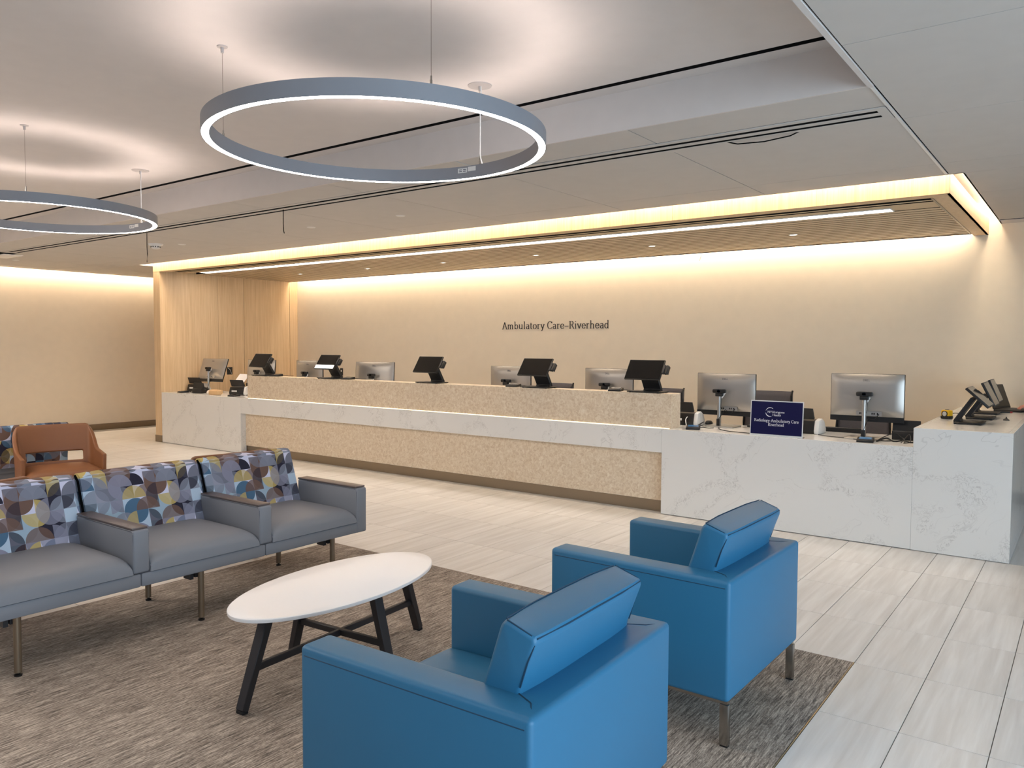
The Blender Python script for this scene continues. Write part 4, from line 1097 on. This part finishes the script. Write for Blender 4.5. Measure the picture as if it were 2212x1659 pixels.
# office chairs behind the desk
def office_chair(x, y, rz, ztop, label):
    t = thing('office_chair', label, 'office chair', (x, y, 0), rz, 'grey mesh office chairs behind the desk')
    # faces -Y (towards the desk)
    b = bmesh.new(); NX, NZ2 = 12, 10; G = {}
    for i in range(NX + 1):
        for j in range(NZ2 + 1):
            u = 2 * i / NX - 1; v = j / NZ2
            G[i, j] = b.verts.new((u * (.235 - .015 * v), .20 + .02 * v + .03 * v * v - .035 * u * u, .56 + (ztop - .56) * v))
    for i in range(NX):
        for j in range(NZ2): b.faces.new((G[i, j], G[i + 1, j], G[i + 1, j + 1], G[i, j + 1]))
    mm = MB(); mm._add(b); sh = mm.build('backrest', 'chair_mesh', t, fix=False); so_ = sh.modifiers.new('thick', 'SOLIDIFY'); so_.thickness = .022
    for s in (-1, 1):
        MB().tube([(s * .238, .165, .55), (s * .232, .17, .75), (s * .222, .185, ztop - .04), (s * .222, .23, ztop + .004)], .010, 8).build('frame_rail', 'black_plastic', t)
    MB().box(-.24, .24, -.24, .20, .43, .50, .03, 3).build('seat', 'chair_mesh', t)
    MB().tube([(0, 0, .10), (0, 0, .43)], .025, 12).build('gas_lift', 'steel', t)
    MB().box(-.03, .03, .18, .235, .44, .60, .01).build('back_bracket', 'black_plastic', t)
    for s in (-1, 1): MB().tube([(s * .25, .05, .46), (s * .28, .05, .48), (s * .28, .05, .66)], .012, 8).box(s * .28 - .035, s * .28 + .035, -.08, .15, .66, .69, .01).build('armrest', 'black_plastic', t)
    for k in range(5):
        a = 2 * PI * k / 5 + .3; c, s = math.cos(a), math.sin(a)
        l_ = bar(MB(), (.02 * c, .02 * s, .105), (.30 * c, .30 * s, .075), .04, .03, .7).build('base_arm', 'black_plastic', t)
        MB().lathe([(0, -.012), (.028, -.012), (.03, 0), (.028, .012), (0, .012)], n=14, mat=Matrix.Translation((.29 * c, .29 * s, .030)) @ Matrix.Rotation(a, 4, 'Z') @ Matrix.Rotation(R(90), 4, 'X')).build('caster', 'black_plastic', l_)
    return t
office_chair(-2.56, 7.52, R(4), 1.06, 'grey mesh office chair standing behind the blue sign')
office_chair(-1.69, 7.50, R(-2), 1.00, 'grey mesh office chair behind the monitor next to the white block')
office_chair(-3.72, 7.55, 0, 1.045, 'grey mesh office chair behind the rightmost ledge terminal')
office_chair(-5.14, 7.60, 0, 1.052, 'grey mesh office chair behind the silvery terminal')

# ------------------------------------------------------------------ person at the laptop (only fingertips reach into the picture)
def skin_mesh(verts, edges, radii, root=0, sub=2):
    me = bpy.data.meshes.new('tmp'); me.from_pydata([tuple(v) for v in verts], edges, [])
    o = bpy.data.objects.new('tmp', me); C.objects.link(o)
    sk = o.modifiers.new('skin', 'SKIN'); sk.use_smooth_shade = True
    for i, r in enumerate(radii):
        me.skin_vertices[0].data[i].radius = (r, r) if not isinstance(r, tuple) else r
        me.skin_vertices[0].data[i].use_root = i == root
    su = o.modifiers.new('sub', 'SUBSURF'); su.levels = sub; su.render_levels = sub
    dg = bpy.context.evaluated_depsgraph_get(); dg.update()
    out = bpy.data.meshes.new_from_object(o.evaluated_get(dg)); bpy.data.objects.remove(o); return out
def person(loc, rz):
    # faces -Y locally
    t = thing('person', 'person in a blue shirt whose fingertips rest on the laptop keyboard', 'person', loc, rz)
    V = [(0, 0, .95), (0, .005, 1.12), (0, .01, 1.32), (0, .005, 1.43), (0, -.01, 1.50), (0, -.03, 1.575), (0, -.02, 1.64), (0, -.005, 1.70)]
    Rr = [(.15, .11), (.135, .10), (.16, .10), (.09, .07), (.056, .056), (.072, .092), (.092, .120), (.080, .100)]
    E = [(i, i + 1) for i in range(7)]
    def chain(start, pts):
        p = start
        for q, r in pts: V.append(q); Rr.append(r); E.append((p, len(V) - 1)); p = len(V) - 1
        return p
    hands = []
    for s in (-1, 1):
        chain(0, [((s * .10, 0, .88), .085), ((s * .11, -.01, .50), .058), ((s * .115, .02, .10), .038), ((s * .115, -.02, .05), .036), ((s * .12, -.14, .035), .032)])
        hx = s * .09 - (.0)
        w = chain(3, [((s * .19, .01, 1.40), .052), ((s * .235, .02, 1.12), .041), ((s * .15, -.22, 1.0), .030), ((hx, -.34, .962), .024)])
        hands.append((s, hx))
    me = skin_mesh(V, E, Rr)
    me.materials.append(M['skin']); me.materials.append(M['shirt']); me.materials.append(M['trousers']); me.materials.append(M['shoe'])
    for p in me.polygons:
        c = p.center
        k = 0
        if .94 < c.z < 1.47 and c.y > -.30: k = 1
        if c.z <= .96 and c.y > -.2: k = 2
        if c.z < .07: k = 3
        if c.z > 1.47: k = 0
        p.material_index = k; p.use_smooth = True
    o = bpy.data.objects.new('body', me); C.objects.link(o); o.parent = t
    # hands: palm plus five bent fingers, one continuous surface each, joined at the wrist
    for s, hx in hands:
        V = [(hx, -.33, .963), (hx, -.37, .960), (hx, -.40, .956)]; Rr = [(.024, .018), (.030, .015), (.034, .013)]; E = [(0, 1), (1, 2)]
        for k, (dx, L) in enumerate(((-.030, .058), (-.010, .070), (.010, .066), (.029, .052))):
            dx *= s; b0 = len(V)
            V += [(hx + dx * .8, -.425, .957), (hx + dx * 1.1, -.425 - L * .45, .964), (hx + dx * 1.15, -.425 - L * .8, .953), (hx + dx * 1.2, -.425 - L, .938)]
            Rr += [.0105, .009, .008, .0065]; E += [(2, b0), (b0, b0 + 1), (b0 + 1, b0 + 2), (b0 + 2, b0 + 3)]
        b0 = len(V); V += [(hx - s * .036, -.375, .955), (hx - s * .055, -.405, .948), (hx - s * .06, -.43, .940)]; Rr += [.012, .0095, .0075]; E += [(1, b0), (b0, b0 + 1), (b0 + 1, b0 + 2)]
        hm = skin_mesh(V, E, Rr); hm.materials.append(M['skin'])
        for p in hm.polygons: p.use_smooth = True
        h = bpy.data.objects.new('hand', hm); C.objects.link(h); h.parent = t
    b = bmesh.new(); bmesh.ops.create_uvsphere(b, u_segments=20, v_segments=12, radius=1)
    for v in b.verts: v.co = Vector((v.co.x * .088, .022 + v.co.y * .108 - max(0, v.co.z) * .012, 1.70 + v.co.z * (.095 if v.co.z > 0 else .085) * (1 if v.co.y > -.3 else .35)))
    mm = MB(); mm._add(b); mm.build('hair', 'hair', t)
    b = bmesh.new(); bmesh.ops.create_cone(b, segments=8, radius1=.016, radius2=.006, depth=.045)
    bmesh.ops.transform(b, matrix=Matrix.Translation((0, -.124, 1.620)) @ Matrix.Rotation(R(20), 4, 'X'), verts=b.verts)
    mm = MB(); mm._add(b); mm.build('nose', 'skin', t)
    for s in (-1, 1):
        b = bmesh.new(); bmesh.ops.create_uvsphere(b, u_segments=12, v_segments=8, radius=.010)
        bmesh.ops.transform(b, matrix=Matrix.Translation((s * .03, -.106, 1.648)), verts=b.verts); mm = MB(); mm._add(b); mm.build('eye', 'hair', t)
        b = bmesh.new(); bmesh.ops.create_uvsphere(b, u_segments=12, v_segments=8, radius=.02)
        bmesh.ops.transform(b, matrix=Matrix.Translation((s * .082, -.005, 1.635)) @ Matrix.Scale(.4, 4, (1, 0, 0)) @ Matrix.Scale(1.5, 4, (0, 0, 1)), verts=b.verts); mm = MB(); mm._add(b); mm.build('ear', 'skin', t)
    MB().box(-.023, .023, -.110, -.096, 1.580, 1.588, .003).build('mouth', 'red_plastic', t)
    return t
person((-.05, 8.55, 0), R(-90))
